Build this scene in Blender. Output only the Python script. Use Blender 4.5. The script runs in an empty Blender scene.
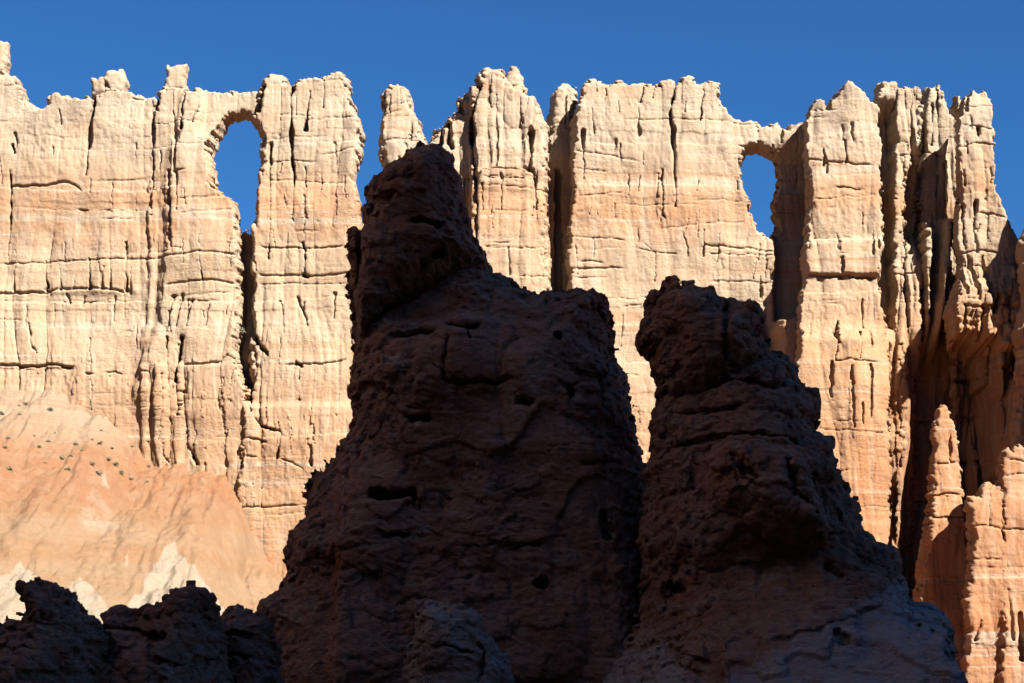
import bpy, math
import numpy as np
from mathutils import Vector

# ------------------------------------------------------------------ camera, light, exposure
S = bpy.context.scene
COL = S.collection
R_ = math.radians
FOCAL, PITCH, CAMZ = 70.0, R_(12.0), 1.7
cam_d = bpy.data.cameras.new('camera')
cam = bpy.data.objects.new('camera', cam_d)
COL.objects.link(cam)
cam.location = (0, 0, CAMZ)
cam.rotation_euler = (R_(90) + PITCH, 0, 0)
cam_d.lens = FOCAL
cam_d.sensor_width = 36
cam_d.clip_end = 20000
S.camera = cam

SUN_EL, SUN_AZ = R_(40), R_(140)
W = bpy.data.worlds.new('World')
S.world = W
W.use_nodes = True
sky = W.node_tree.nodes.new('ShaderNodeTexSky')
sky.sky_type = 'NISHITA'
sky.sun_disc = False
sky.sun_elevation = SUN_EL
sky.sun_rotation = SUN_AZ
sky.altitude = 2400
sky.air_density = 1.0
sky.dust_density = 0.0
sky.ozone_density = 6.0
W.node_tree.nodes['Background'].inputs[1].default_value = 0.05
deep = W.node_tree.nodes.new('ShaderNodeMix')          # the deep, dry blue of a high desert sky
deep.data_type, deep.blend_type = 'RGBA', 'MULTIPLY'
deep.inputs[0].default_value = 1.0
deep.inputs[7].default_value = (0.180, 0.385, 0.518, 1)
W.node_tree.links.new(sky.outputs[0], deep.inputs[6])
W.node_tree.links.new(deep.outputs[2], W.node_tree.nodes['Background'].inputs[0])

sun_d = bpy.data.lights.new('sun', 'SUN')
sun_d.energy = 5.0
sun_d.angle = R_(0.5)
sun_d.color = (1.0, 0.945, 0.86)
sun = bpy.data.objects.new('sun', sun_d)
COL.objects.link(sun)
SV = Vector((math.sin(SUN_AZ) * math.cos(SUN_EL), math.cos(SUN_AZ) * math.cos(SUN_EL), math.sin(SUN_EL)))
sun.rotation_euler = SV.to_track_quat('Z', 'Y').to_euler()
sun.location = SV * 300

S.view_settings.view_transform = 'Standard'
S.view_settings.look = 'None'
S.view_settings.exposure = 2.33
S.view_settings.gamma = 1.0
S.render.engine = 'CYCLES'
S.cycles.diffuse_bounces = 3
ALB = 0.32    # overall stone reflectance

# ------------------------------------------------------------------ picture plane <-> world
FPX = FOCAL / 36.0 * 1024
CP, SP = math.cos(PITCH), math.sin(PITCH)

def to_world(u, v, D):
    a = (np.asarray(u, float) - 512) / FPX
    b = (341.5 - np.asarray(v, float)) / FPX
    dy = CP - b * SP
    k = D / dy
    return a * k, (SP + b * CP) * k + CAMZ

def to_px(X, Y, Z):
    zz = Z - CAMZ
    dep = Y * CP + zz * SP
    up = -Y * SP + zz * CP
    return 512 + FPX * X / dep, 341.5 - FPX * up / dep

# ------------------------------------------------------------------ noise
RNG = np.random.RandomState(7)
PERM = RNG.permutation(1024).astype(np.int32)
VALS = (RNG.rand(1024) * 2 - 1).astype(np.float32)

def _h(*c):
    r = PERM[c[0] & 1023]
    for q in c[1:]:
        r = PERM[(r + q) & 1023]
    return r

def vn(*P):
    """value noise in 1, 2 or 3 dimensions, -1..1"""
    P = np.broadcast_arrays(*[np.asarray(p, np.float32) for p in P])
    I, F = [], []
    for p in P:
        i = np.floor(p)
        f = (p - i).astype(np.float32)
        I.append(i.astype(np.int32))
        F.append(f * f * f * (f * (f * 6 - 15) + 10))
    n = len(P)
    out = 0
    for c in range(1 << n):
        w = 1.0
        idx = []
        for d in range(n):
            b = (c >> d) & 1
            idx.append(I[d] + b)
            w = w * (F[d] if b else 1 - F[d])
        out = out + w * VALS[_h(*idx)]
    return out

def fbm(*P, o=4, g=0.5, s=0):
    a, out = 1.0, 0
    P = [np.asarray(p, np.float32) + s * 17.31 for p in P]
    for k in range(o):
        out = out + a * vn(*P)
        P = [p * 2.03 + 11.7 for p in P]
        a *= g
    return out

def billow(*P, o=3, g=0.5, s=0):
    a, out = 1.0, 0
    P = [np.asarray(p, np.float32) + s * 13.7 for p in P]
    for k in range(o):
        out = out + a * (1 - 2 * np.sqrt(np.abs(vn(*P)) + 1e-4))
        P = [p * 2.07 + 5.3 for p in P]
        a *= g
    return -out          # high on rounded bulges, low in narrow creases

def worley(x, y, z, s=0):
    """distance to the nearest and second nearest cell point, and the nearest cell's random value"""
    ix, iy, iz = [np.floor(c).astype(np.int32) for c in (x, y, z)]
    f1 = np.full(x.shape, 9., np.float32)
    f2 = np.full(x.shape, 9., np.float32)
    cid = np.zeros(x.shape, np.float32)
    for a in (-1, 0, 1):
        for b in (-1, 0, 1):
            for c in (-1, 0, 1):
                jx, jy, jz = ix + a, iy + b, iz + c
                h = _h(jx + s, jy, jz)
                d = (jx + 0.5 + 0.45 * VALS[h] - x) ** 2 + (jy + 0.5 + 0.45 * VALS[(h + 331) & 1023] - y) ** 2 \
                    + (jz + 0.5 + 0.45 * VALS[(h + 677) & 1023] - z) ** 2
                near = d < f1
                f2 = np.where(near, f1, np.minimum(f2, d))
                cid = np.where(near, VALS[(h + 101) & 1023], cid)
                f1 = np.where(near, d, f1)
    return np.sqrt(f1), np.sqrt(f2), cid

def sstep(a, b, x):
    t = np.clip((x - a) / (b - a), 0, 1)
    return t * t * (3 - 2 * t)

# ------------------------------------------------------------------ outlines
def seg_dist(u, v, pts, closed):
    pts = np.asarray(pts, np.float32)
    n = len(pts)
    d2 = np.full(u.shape, 1e12, np.float32)
    ins = np.zeros(u.shape, bool)
    for i in range(n if closed else n - 1):
        ax, ay = pts[i][:2]
        bx, by = pts[(i + 1) % n][:2]
        ex, ey = bx - ax, by - ay
        L = ex * ex + ey * ey + 1e-9
        t = np.clip(((u - ax) * ex + (v - ay) * ey) / L, 0, 1)
        d2 = np.minimum(d2, (u - ax - t * ex) ** 2 + (v - ay - t * ey) ** 2)
        if closed and ay != by:
            c = ((ay > v) != (by > v)) & (u < ex * (v - ay) / (by - ay) + ax)
            ins ^= c
    d = np.sqrt(d2)
    return np.where(ins, -d, d) if closed else d

def poly_sd(u, v, pts):
    return seg_dist(u, v, pts, True)

def groove(u, v, pts, w, jit=0.0, seed=0):
    """1 on the line, falling to 0 at w pixels from it"""
    out = np.zeros(u.shape, np.float32)
    p = np.asarray(pts, float)
    m = w * 1.5 + 4
    msk = (u > p[:, 0].min() - m) & (u < p[:, 0].max() + m) & (v > p[:, 1].min() - m) & (v < p[:, 1].max() + m)
    if not msk.any():
        return out
    uu, vv = u[msk], v[msk]
    if jit:
        du = fbm(uu / 7, vv / 7, o=2, s=seed) * jit
        dv = fbm(uu / 7, vv / 7, o=2, s=seed + 3) * jit
        d = seg_dist(uu + du, vv + dv, pts, False)
    else:
        d = seg_dist(uu, vv, pts, False)
    out[msk] = sstep(w, w * 0.25, d)
    return out

# ------------------------------------------------------------------ surface from a field
def surface_nets(F, x, y, z):
    nx, ny, nz = F.shape
    ins = F < 0
    cnt = np.zeros((nx - 1, ny - 1, nz - 1), np.int8)
    for a in (0, 1):
        for b in (0, 1):
            for c in (0, 1):
                cnt += ins[a:nx - 1 + a, b:ny - 1 + b, c:nz - 1 + c]
    act = (cnt > 0) & (cnt < 8)
    I, J, K = np.nonzero(act)
    N = len(I)
    vid = np.full(act.shape, -1, np.int32)
    vid[I, J, K] = np.arange(N)
    C = {(a, b, c): F[I + a, J + b, K + c] for a in (0, 1) for b in (0, 1) for c in (0, 1)}
    acc = np.zeros((N, 3), np.float64)
    num = np.zeros(N)
    for ax in range(3):
        o1, o2 = [d for d in range(3) if d != ax]
        for p in (0, 1):
            for q in (0, 1):
                k0 = [0, 0, 0]; k0[o1] = p; k0[o2] = q
                k1 = list(k0); k1[ax] = 1
                f0, f1 = C[tuple(k0)], C[tuple(k1)]
                cr = (f0 < 0) != (f1 < 0)
                t = np.where(cr, f0 / np.where(cr, f0 - f1, 1), 0)
                pos = np.zeros((N, 3)); pos[:, o1] = p; pos[:, o2] = q; pos[:, ax] = t
                acc += np.where(cr[:, None], pos, 0)
                num += cr
    acc /= num[:, None]
    V = np.stack([x[0] + (I + acc[:, 0]) * (x[1] - x[0]),
                  y[0] + (J + acc[:, 1]) * (y[1] - y[0]),
                  z[0] + (K + acc[:, 2]) * (z[1] - z[0])], 1)
    quads = []
    for ax in range(3):
        o1, o2 = (ax + 1) % 3, (ax + 2) % 3
        A = [slice(1, n - 1) for n in F.shape]; A[ax] = slice(0, F.shape[ax] - 1)
        B = list(A); B[ax] = slice(1, F.shape[ax])
        s0, s1 = ins[tuple(A)], ins[tuple(B)]
        for flip in (False, True):
            e = np.nonzero((s0 & ~s1) if not flip else (~s0 & s1))
            e = [np.array(q) for q in e]
            for d in range(3):
                if d != ax:
                    e[d] = e[d] + 1
            def cell(p, q):
                c = [e[0], e[1], e[2]]
                c[o1] = c[o1] - p; c[o2] = c[o2] - q
                return vid[c[0], c[1], c[2]]
            q4 = [cell(1, 1), cell(0, 1), cell(0, 0), cell(1, 0)]
            if flip:
                q4 = q4[::-1]
            quads.append(np.stack(q4, 1))
    return V, np.concatenate(quads)

def mesh_from(name, V, Q, smooth=True):
    me = bpy.data.meshes.new(name)
    V = np.asarray(V, np.float32); Q = np.asarray(Q, np.int32)
    k = Q.shape[1]
    me.vertices.add(len(V)); me.vertices.foreach_set('co', V.ravel())
    me.loops.add(Q.size); me.loops.foreach_set('vertex_index', Q.ravel())
    me.polygons.add(len(Q))
    me.polygons.foreach_set('loop_start', np.arange(0, Q.size, k, dtype=np.int32))
    me.polygons.foreach_set('use_smooth', np.full(len(Q), smooth, bool))
    me.update(calc_edges=True)
    return me

def vert_normals(V, Q):
    n = np.zeros_like(V)
    a = V[Q[:, 2]] - V[Q[:, 0]]; b = V[Q[:, 3 % Q.shape[1]]] - V[Q[:, 1]]
    f = np.cross(a, b)
    for k in range(Q.shape[1]):
        for d in range(3):
            n[:, d] += np.bincount(Q[:, k], f[:, d], len(V))
    return n / (np.linalg.norm(n, axis=1, keepdims=True) + 1e-12)

def link(name, me, mat, origin=(0, 0, 0), parent=None, porigin=None):
    o = bpy.data.objects.new(name, me)
    COL.objects.link(o)
    if mat: me.materials.append(mat)
    o.location = origin
    if parent is not None:
        o.parent = parent
        o.location = Vector(origin) - Vector(porigin if porigin is not None else parent.location)
    return o

def tag(o, label=None, cat=None, group=None, kind=None):
    if label: o['label'] = label
    if cat: o['category'] = cat
    if group: o['group'] = group
    if kind or label: o['kind'] = kind or 'thing'
    return o

# ------------------------------------------------------------------ materials
class NT:
    def __init__(self, name):
        self.m = bpy.data.materials.new(name)
        self.m.use_nodes = True
        self.t = self.m.node_tree
        self.b = self.t.nodes['Principled BSDF']
        self.b.inputs['Roughness'].default_value = 0.95
        self.b.inputs['Specular IOR Level'].default_value = 0.15
    def n(self, ty, **kw):
        x = self.t.nodes.new(ty)
        for k, v in kw.items():
            if k in x.inputs.keys(): x.inputs[k].default_value = v
            else: setattr(x, k, v)
        return x
    def l(self, a, b): self.t.links.new(a, b)
    def pos(self, sc=(1, 1, 1), off=(0, 0, 0)):
        g = self.n('ShaderNodeNewGeometry')
        mp = self.n('ShaderNodeMapping')
        mp.inputs['Scale'].default_value = sc
        mp.inputs['Location'].default_value = off
        self.l(g.outputs['Position'], mp.inputs['Vector'])
        return mp.outputs[0]
    def noise(self, sc, off=(0, 0, 0), detail=5, rough=0.55):
        t = self.n('ShaderNodeTexNoise')
        t.inputs['Scale'].default_value = 1.0
        t.inputs['Detail'].default_value = detail
        t.inputs['Roughness'].default_value = rough
        self.l(self.pos(sc, off), t.inputs['Vector'])
        return t.outputs['Fac']
    def ramp(self, fac, stops, interp='LINEAR'):
        r = self.n('ShaderNodeValToRGB')
        r.color_ramp.interpolation = interp
        while len(r.color_ramp.elements) < len(stops): r.color_ramp.elements.new(0.5)
        for e, (p, c) in zip(r.color_ramp.elements, stops):
            e.position = p
            e.color = (*c, 1) if not isinstance(c, (int, float)) else (c, c, c, 1)
        self.l(fac, r.inputs[0])
        return r.outputs[0]
    def math(self, op, a, b=None, c=None):
        m = self.n('ShaderNodeMath', operation=op)
        for i, q in enumerate((a, b, c)):
            if q is None: continue
            if isinstance(q, (int, float)): m.inputs[i].default_value = q
            else: self.l(q, m.inputs[i])
        return m.outputs[0]
    def mix(self, fac, a, b, mode='MIX'):
        m = self.n('ShaderNodeMix', data_type='RGBA', blend_type=mode)
        for q, s in ((fac, 0), (a, 6), (b, 7)):
            if isinstance(q, (int, float)): m.inputs[s].default_value = q if s == 0 else (q, q, q, 1)
            elif isinstance(q, tuple): m.inputs[s].default_value = (*q, 1)
            else: self.l(q, m.inputs[s])
        return m.outputs[2]
    def attr(self, name):
        a = self.n('ShaderNodeAttribute', attribute_name=name)
        return a.outputs['Fac']
    def sepz(self):
        g = self.n('ShaderNodeNewGeometry'); s = self.n('ShaderNodeSeparateXYZ')
        self.l(g.outputs['Position'], s.inputs[0])
        return s.outputs
    def bump(self, h, dist, strength=1.0, prev=None):
        b = self.n('ShaderNodeBump')
        b.inputs['Strength'].default_value = strength
        b.inputs['Distance'].default_value = dist
        self.l(h, b.inputs['Height'])
        if prev is not None: self.l(prev, b.inputs['Normal'])
        return b.outputs[0]

def mat_cliff():
    t = NT('cream_limestone')
    X, Y, Z = t.sepz()
    # beds: height, gently warped, redder to the right and lower down
    wz = t.math('MULTIPLY_ADD', t.noise((.045, .045, .05), detail=3), 7.0, t.math('SUBTRACT', Z, 3.5))
    wz = t.math('MULTIPLY_ADD', t.noise((.7, .7, .06), (7, 3, 1), detail=5), 5.0, t.math('SUBTRACT', wz, 2.5))
    right = t.math('MULTIPLY', t.math('MAXIMUM', t.math('SUBTRACT', X, 16.0), 0.0), 0.72)
    low = t.math('MULTIPLY', t.math('SUBTRACT', 60.0, Z), 1 / 18.0); low.node.use_clamp = True
    wz = t.math('SUBTRACT', wz, t.math('MULTIPLY', right, low))
    f = t.math('DIVIDE', wz, 90.0)
    cream, warm, peach = (.665, .515, .37), (.655, .465, .31), (.655, .405, .245)
    oran, deep = (.63, .345, .175), (.57, .255, .115)
    base = t.ramp(f, [(.0, deep), (.16, deep), (.31, oran), (.42, peach), (.47, warm), (.51, (.66, .50, .345)), (.56, (.655, .485, .325)), (.595, warm),
                      (.62, peach), (.637, (.62, .335, .175)), (.655, (.63, .36, .20)), (.672, peach), (.695, warm), (.72, cream), (.90, (.67, .55, .40))])
    # thin beds: rust and chalk
    bw = t.noise((.012, .012, .75), (3, 1, 8), detail=4, rough=.75)
    patch = t.ramp(t.noise((.07, .07, .10), (8, 1, 3), detail=3), [(.42, 0.0), (.60, 1.0)])
    base = t.mix(t.math('MULTIPLY', t.math('MULTIPLY', t.ramp(bw, [(.52, 0.0), (.60, 1.0)]), patch), .7), base, (.61, .345, .19))
    base = t.mix(t.math('MULTIPLY', t.ramp(bw, [(.36, 1.0), (.44, 0.0)]), .65), base, (.71, .605, .475))
    # blotches, vertical wash streaks
    bl = t.noise((.18, .18, .12), (1, 2, 3), detail=7, rough=.7)
    base = t.mix(t.ramp(bl, [(.42, 0.0), (.70, .6)]), base, (.63, .43, .27))
    st = t.noise((1.1, 1.1, .045), (4, 4, 4), detail=6, rough=.7)
    sm = t.noise((.09, .09, .06), (14, 4, 2), detail=2)
    base = t.mix(t.math('MULTIPLY', t.ramp(st, [(.47, 0.0), (.66, .6)]), t.ramp(sm, [(.40, .1), (.62, 1.0)])), base, (.42, .31, .22))
    st2 = t.noise((.9, .9, .05), (24, 14, 4), detail=6, rough=.7)
    base = t.mix(t.ramp(st2, [(.50, 0.0), (.70, .5)]), base, (.71, .60, .46))
    gr = t.noise((3.0, 3.0, 3.0), detail=7, rough=.8)
    base = t.mix(t.ramp(gr, [(.28, .35), (.46, 0.0)]), base, (.36, .21, .12))
    base = t.mix(1.0, base, ALB, 'MULTIPLY')
    t.l(base, t.b.inputs['Base Color'])
    rough = t.ramp(t.noise((.10, .10, .22), (2, 6, 9), detail=3), [(.40, .12), (.62, 1.0)])     # smooth faces and crumbly beds
    def vb(h, dist, prev=None):
        b = t.n('ShaderNodeBump'); b.inputs['Distance'].default_value = dist
        t.l(h, b.inputs['Height']); t.l(rough, b.inputs['Strength'])
        if prev is not None: t.l(prev, b.inputs['Normal'])
        return b.outputs[0]
    n1 = vb(t.noise((.9, .9, 3.5), (3, 3, 3), detail=6, rough=.65), .12)
    n2 = t.bump(t.noise((3.6, 3.6, .45), (5, 3, 3), detail=6, rough=.7), .07, .42, n1)
    n3 = vb(t.noise((4.5, 4.5, 4.5), (5, 3, 3), detail=7, rough=.78), .14, n2)
    t.l(n3, t.b.inputs['Normal'])
    return t.m

def mat_slope():
    t = NT('orange_talus')
    X, Y, Z = t.sepz()
    wz = t.math('MULTIPLY_ADD', t.noise((.09, .09, .09), detail=5), 5.0, t.math('SUBTRACT', Z, 2.5))
    f = t.math('DIVIDE', wz, 40.0)
    c = t.ramp(f, [(.28, (.60, .35, .19)), (.38, (.63, .41, .24)), (.46, (.62, .385, .22)), (.50, (.62, .36, .19)), (.56, (.63, .41, .25)), (.60, (.60, .325, .165)), (.68, (.60, .30, .165)),
                   (.78, (.61, .315, .175)), (.84, (.64, .42, .26)), (.90, (.66, .49, .335))])
    bw = t.noise((.02, .02, .9), (3, 1, 8), detail=5, rough=.75)
    c = t.mix(t.math('MULTIPLY', t.ramp(bw, [(.50, 0.0), (.60, 1.0)]), .45), c, (.58, .29, .14))
    c = t.mix(t.math('MULTIPLY', t.ramp(bw, [(.36, 1.0), (.45, 0.0)]), .4), c, (.66, .48, .31))
    pn = t.noise((.6, .6, .6), (2, 2, 7), detail=6, rough=.7)
    pl = t.ramp(t.math('ADD', t.attr('pale'), t.math('MULTIPLY', t.math('SUBTRACT', pn, .5), 1.0)), [(.35, 0.0), (.65, .95)])
    c = t.mix(pl, c, (.75, .62, .46))
    c = t.mix(t.math('MULTIPLY', t.attr('red'), .9), c, (.575, .265, .12))
    bl = t.noise((.5, .5, .35), detail=8, rough=.75)
    c = t.mix(t.ramp(bl, [(.45, 0.0), (.68, .6)]), c, (.66, .45, .285))
    gr = t.noise((2.6, 2.6, 2.6), detail=9, rough=.9)
    c = t.mix(t.ramp(gr, [(.30, .75), (.44, 0.0)]), c, (.33, .17, .09))
    c = t.mix(t.ramp(gr, [(.58, 0.0), (.70, .6)]), c, (.72, .56, .40))
    c = t.mix(1.0, c, ALB * .96, 'MULTIPLY')
    t.l(c, t.b.inputs['Base Color'])
    n1 = t.bump(t.noise((1.5, 1.5, 1.5), detail=8, rough=.75), .22, .8)
    n2 = t.bump(t.noise((6, 6, 6), detail=6, rough=.8), .10, 1.0, n1)
    t.l(n2, t.b.inputs['Normal'])
    return t.m

def mat_near(name, a, b, c, pale):
    t = NT(name)
    n0 = t.noise((.22, .22, .35), detail=6, rough=.65)
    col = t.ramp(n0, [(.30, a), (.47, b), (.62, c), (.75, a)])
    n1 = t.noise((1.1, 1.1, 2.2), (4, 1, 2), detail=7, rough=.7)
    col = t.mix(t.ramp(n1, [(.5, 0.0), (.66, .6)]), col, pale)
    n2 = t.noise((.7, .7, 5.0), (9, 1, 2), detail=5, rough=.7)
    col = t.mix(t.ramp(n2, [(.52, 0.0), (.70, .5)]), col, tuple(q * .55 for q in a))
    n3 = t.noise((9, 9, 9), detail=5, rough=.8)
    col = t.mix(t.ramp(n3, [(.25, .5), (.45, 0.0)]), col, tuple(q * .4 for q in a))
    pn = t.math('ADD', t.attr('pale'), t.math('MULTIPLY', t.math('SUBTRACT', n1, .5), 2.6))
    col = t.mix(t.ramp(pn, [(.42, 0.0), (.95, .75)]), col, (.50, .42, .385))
    t.l(col, t.b.inputs['Base Color'])
    h1 = t.bump(t.noise((1.6, 1.6, 3.2), (3, 3, 3), detail=9, rough=.68), .30, 1.0)
    h2 = t.bump(t.noise((6, 6, 8), (3, 3, 3), detail=7, rough=.75), .10, 1.0, h1)
    t.l(h2, t.b.inputs['Normal'])
    return t.m

M_CLIFF = mat_cliff()
M_SLOPE = mat_slope()
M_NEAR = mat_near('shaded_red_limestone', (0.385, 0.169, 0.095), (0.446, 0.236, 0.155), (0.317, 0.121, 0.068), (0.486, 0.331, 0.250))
M_GREY = mat_near('grey_pink_limestone', (0.392, 0.236, 0.162), (0.472, 0.324, 0.243), (0.351, 0.189, 0.121), (0.540, 0.419, 0.331))

def mat_ground():
    t = NT('sandy_ground')
    n = t.noise((.15, .15, .15), detail=8, rough=.65)
    c = t.ramp(n, [(.3, (.19, .065, .025)), (.7, (.23, .09, .04))])
    t.l(c, t.b.inputs['Base Color'])
    t.l(t.bump(t.noise((1.5, 1.5, 1.5), detail=8, rough=.7), .3, .8), t.b.inputs['Normal'])
    return t.m
M_GROUND = mat_ground()

def mat_leaf(name, c0, c1):
    t = NT(name)
    g = t.noise((5, 5, 5), detail=2)
    t.l(t.ramp(g, [(.3, c0), (.7, c1)]), t.b.inputs['Base Color'])
    return t.m
M_LEAF = mat_leaf('sage_leaves', (.085, .083, .055), (.17, .155, .105))
M_STEM = mat_leaf('grey_wood', (.12, .09, .06), (.18, .14, .10))

# ------------------------------------------------------------------ the rock builder
def ground_z(X, Y):
    return 0.028 * np.clip(Y, -40, 260) + 0.4 * vn(X * .06, Y * .06) * np.clip(np.hypot(X, Y) / 20, 0, 1)

def build_rock(name, mat, poly, Yf, E, R, back, vox, relief=None, holes=(), disp=None, pale=None,
               rough=1.0, base_v=None, vy=None, rough_scale=10.0, sharp=0.5, fade_w=.5, dm=.55, taper=0.0):
    """A solid rock: its outline stands at the distance Yf+E, its front swells towards the camera by E over R
    pixels-in-metres from the outline, relief(u,v,X,Z) carves the front (metres, + is away), back is its depth behind."""
    Ds = Yf + E
    Dm = Yf + dm * E          # the widest section, which makes the outline
    p = np.asarray(poly, float)
    X0, Z0 = to_world(p[:, 0], p[:, 1], Dm)
    pad = vox * 4
    x = np.arange(X0.min() - pad, X0.max() + pad, vox)
    z = np.arange(Z0.min() - pad, Z0.max() + pad, vox)
    X, Z = np.meshgrid(x, z, indexing='ij')
    X = X.astype(np.float32); Z = Z.astype(np.float32)
    u, v = to_px(X, Dm, Z)
    spx = Ds / FPX
    ju = fbm(u / rough_scale, v / rough_scale, o=3, s=3) * rough
    jv = fbm(u / rough_scale, v / rough_scale, o=3, s=8) * rough
    sd = poly_sd(u + ju, v + jv, p) * spx
    e = np.clip(-sd / R, 0, 1)
    prof = (1 - (1 - e) ** 2) ** sharp
    for h, Rh in holes:
        sh = -poly_sd(u + ju, v + jv, np.asarray(h, float)) * spx
        eh = np.clip(-sh / Rh, 0, 1)
        prof = prof * (1 - (1 - eh) ** 2) ** .5
        sd = np.maximum(sd, sh)
    rel = relief(u, v, X, Z) if relief else np.zeros_like(sd)
    rel = np.where(rel < 0, rel * sstep(0, fade_w, -sd), rel)
    yf = Ds - E * prof + rel
    if callable(back): back = back(u, v)
    yf = np.minimum(yf, Ds + back * prof - 0.6)
    yb = Ds + back * prof + 0.2 + 0.4 * fbm(X * .4, Z * .4, o=2)
    yb = np.maximum(yb, Ds + .15)
    vy = vy or vox
    y = np.arange(yf[sd < .5].min() - 3 * vy, yb.max() + 3 * vy, vy).astype(np.float32)
    sd3 = sd[:, None, :] + taper * np.clip(y - Yf - .8, 0, 6)[None, :, None]     # a fin may narrow towards its back
    F = np.maximum(np.maximum(sd3, yf[:, None, :] - y[None, :, None]), y[None, :, None] - yb[:, None, :])
    V, Q = surface_nets(F.astype(np.float32), x, y, z)
    N = vert_normals(V, Q)
    if disp:
        d = disp(V[:, 0], V[:, 1], V[:, 2], N)
        if isinstance(d, tuple):
            V = V + d[0][:, None] * N; V[:, 2] += d[1]
        else:
            V = V + d[:, None] * N
    org = np.array([X0.mean(), Ds, Z0.min()])
    me = mesh_from(name, V - org, Q)
    if pale:
        uu, vv = to_px(V[:, 0], V[:, 1], V[:, 2])
        a = me.attributes.new('pale', 'FLOAT', 'POINT')
        a.data.foreach_set('value', np.asarray(pale(uu, vv), np.float32))
    return me, org

# ---- relief shared by every fin of the wall: beds, flutes, cracks
BEDS = []
zz = 5.0
_r = np.random.RandomState(11)
while zz < 90:
    th = _r.choice([.6, .9, 1.3, 2.0, 3.2], p=[.2, .25, .25, .2, .1])
    BEDS.append((zz, th, _r.uniform(-.10, .10), _r.rand() ** 2))
    zz += th
BZ = np.array([b[0] for b in BEDS] + [zz])
BO = np.array([b[2] for b in BEDS] + [0, 0])
BG = np.array([b[3] for b in BEDS] + [0, 0])

def beds(X, Z):
    w = Z + .5 * vn(X * .07, Z * .03) + .12 * fbm(X * .8, Z * .8, o=2)
    i = np.clip(np.searchsorted(BZ, w) - 1, 0, len(BEDS) - 1)
    a = BO[i] * (.6 + .6 * vn(X * .15, i * 7.7))
    t = (w - BZ[i])
    g = BG[i] * sstep(.17, .05, t) * np.clip(vn(X * .22, i * 3.1 + 50) * 1.8 - .05, 0, 1)
    return a * .8 + .15 * g

def wall_relief(lines, flute=1.0, extra=None, seed=0, bed=1.0):
    def f(u, v, X, Z):
        wx = X + .8 * vn(X * .2, Z * .1)
        low = 1.0 + .5 * vn(X * .08 + 40, Z * .05)
        r = -flute * low * (.42 * billow(wx / 3.6, Z / 26., o=2, s=seed) + .09 * billow(wx / 1.05, Z / 14., o=2, s=seed + 4) + .06 * billow(wx / .55, Z / 7., o=2, s=seed + 8) * np.clip(vn(X * .25, Z * .1 + 9) * 2, 0, 1))
        r = r + bed * beds(X, Z) - .35 * fbm(X * .16, Z * .12, o=3, s=seed)
        # block joints: short vertical cracks between bed planes
        for L in lines:
            kind, pts, w, dep = L[:4]
            if kind == 'ledge': w, dep = max(1.5, w * .30), dep * .68
            else: w = w * .78 + .15
            if kind == 'g':
                r = r + dep * groove(u, v, pts, w, jit=.9, seed=len(pts))
            elif kind == 'ledge':            # rock above the line overhangs what lies below
                p = np.asarray(pts, float)
                o = np.argsort(p[:, 0])
                m = (u >= p[:, 0].min()) & (u <= p[:, 0].max())
                y0 = np.interp(u, p[o, 0], p[o, 1]) + fbm(u / 9, o=3) * .7
                t = v - y0
                fade = np.clip(np.minimum(u - p[:, 0].min(), p[:, 0].max() - u) / 6., 0, 1)
                r = r + np.where(m, fade * dep * sstep(-.8, .8, t) * sstep(w, w * .35, t), 0)
        if extra is not None:
            r = r + extra(u, v, X, Z)
        return r
    return f

def wall_disp(x, y, z, N):
    side = 1 - np.abs(N[:, 2])
    fine = .03 * fbm(x * 3.5, y * 3.5, z * 2.0, o=2, s=3)
    crumb = np.clip(fbm(x * .12, y * .12, z * .3, o=2, s=6) * 1.6 + .35, 0, 1)
    d = .04 * fbm(x * .9, y * .9, z * .6, o=3) + crumb * .045 * billow(x * 2.6, y * 2.6, z * 1.2, o=2)
    # beds run round the flanks of a fin too
    fl = np.clip(np.abs(N[:, 0]) * 1.4 - .4, 0, 1)
    d = d - fl * (beds(y + 31, z) * 1.2 - .3 * billow(y / 2.2, z / 9., o=2))
    return d * (.4 + .6 * side) + fine

def step_at(pts, w, dep, side=1):
    """shift the front by dep on the right (side=1) or left of a line that runs top to bottom"""
    p = np.asarray(pts, float)
    def f(u, v):
        xl = np.interp(v, p[:, 1], p[:, 0]) + 2.0 * fbm(v / 12, o=2)
        return dep * sstep(-w, w, (u - xl) * side)
    return f

def rand_cracks(u0, u1, v0, v1, n, seed):
    r = np.random.RandomState(seed)
    out = []
    for k in range(n):
        a, b = r.uniform(u0, u1), r.uniform(v0, v1)
        L = r.uniform(6, 26)
        if r.rand() < .85:
            out.append(('g', [(a, b), (a + r.uniform(-2, 2), b + L)], r.uniform(1.2, 2.0), r.uniform(.12, .45)))
        else:
            L *= 1.5
            out.append(('ledge', [(a, b), (a + L * .5, b + r.uniform(-2, 2)), (a + L, b + r.uniform(-2, 2))], r.uniform(2, 6), r.uniform(.15, .4)))
    return out

def wall_thing(name, label, cat, poly, Yf, E, R, back, group=None, parent=None, vox=.105, **kw):
    me, org = build_rock(name, M_CLIFF, poly, Yf, E, R, back, vox, disp=wall_disp, rough=kw.pop('rough', 2.0), rough_scale=kw.pop('rough_scale', 5.0), vy=.2, **kw)
    o = link(name, me, M_CLIFF, org, parent)
    if parent is None:
        tag(o, label, cat, group)
    elif label:
        o['label'] = label
    return o

BOT = 740   # pixel row well below the frame where wall bases are sunk in the ground
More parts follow.
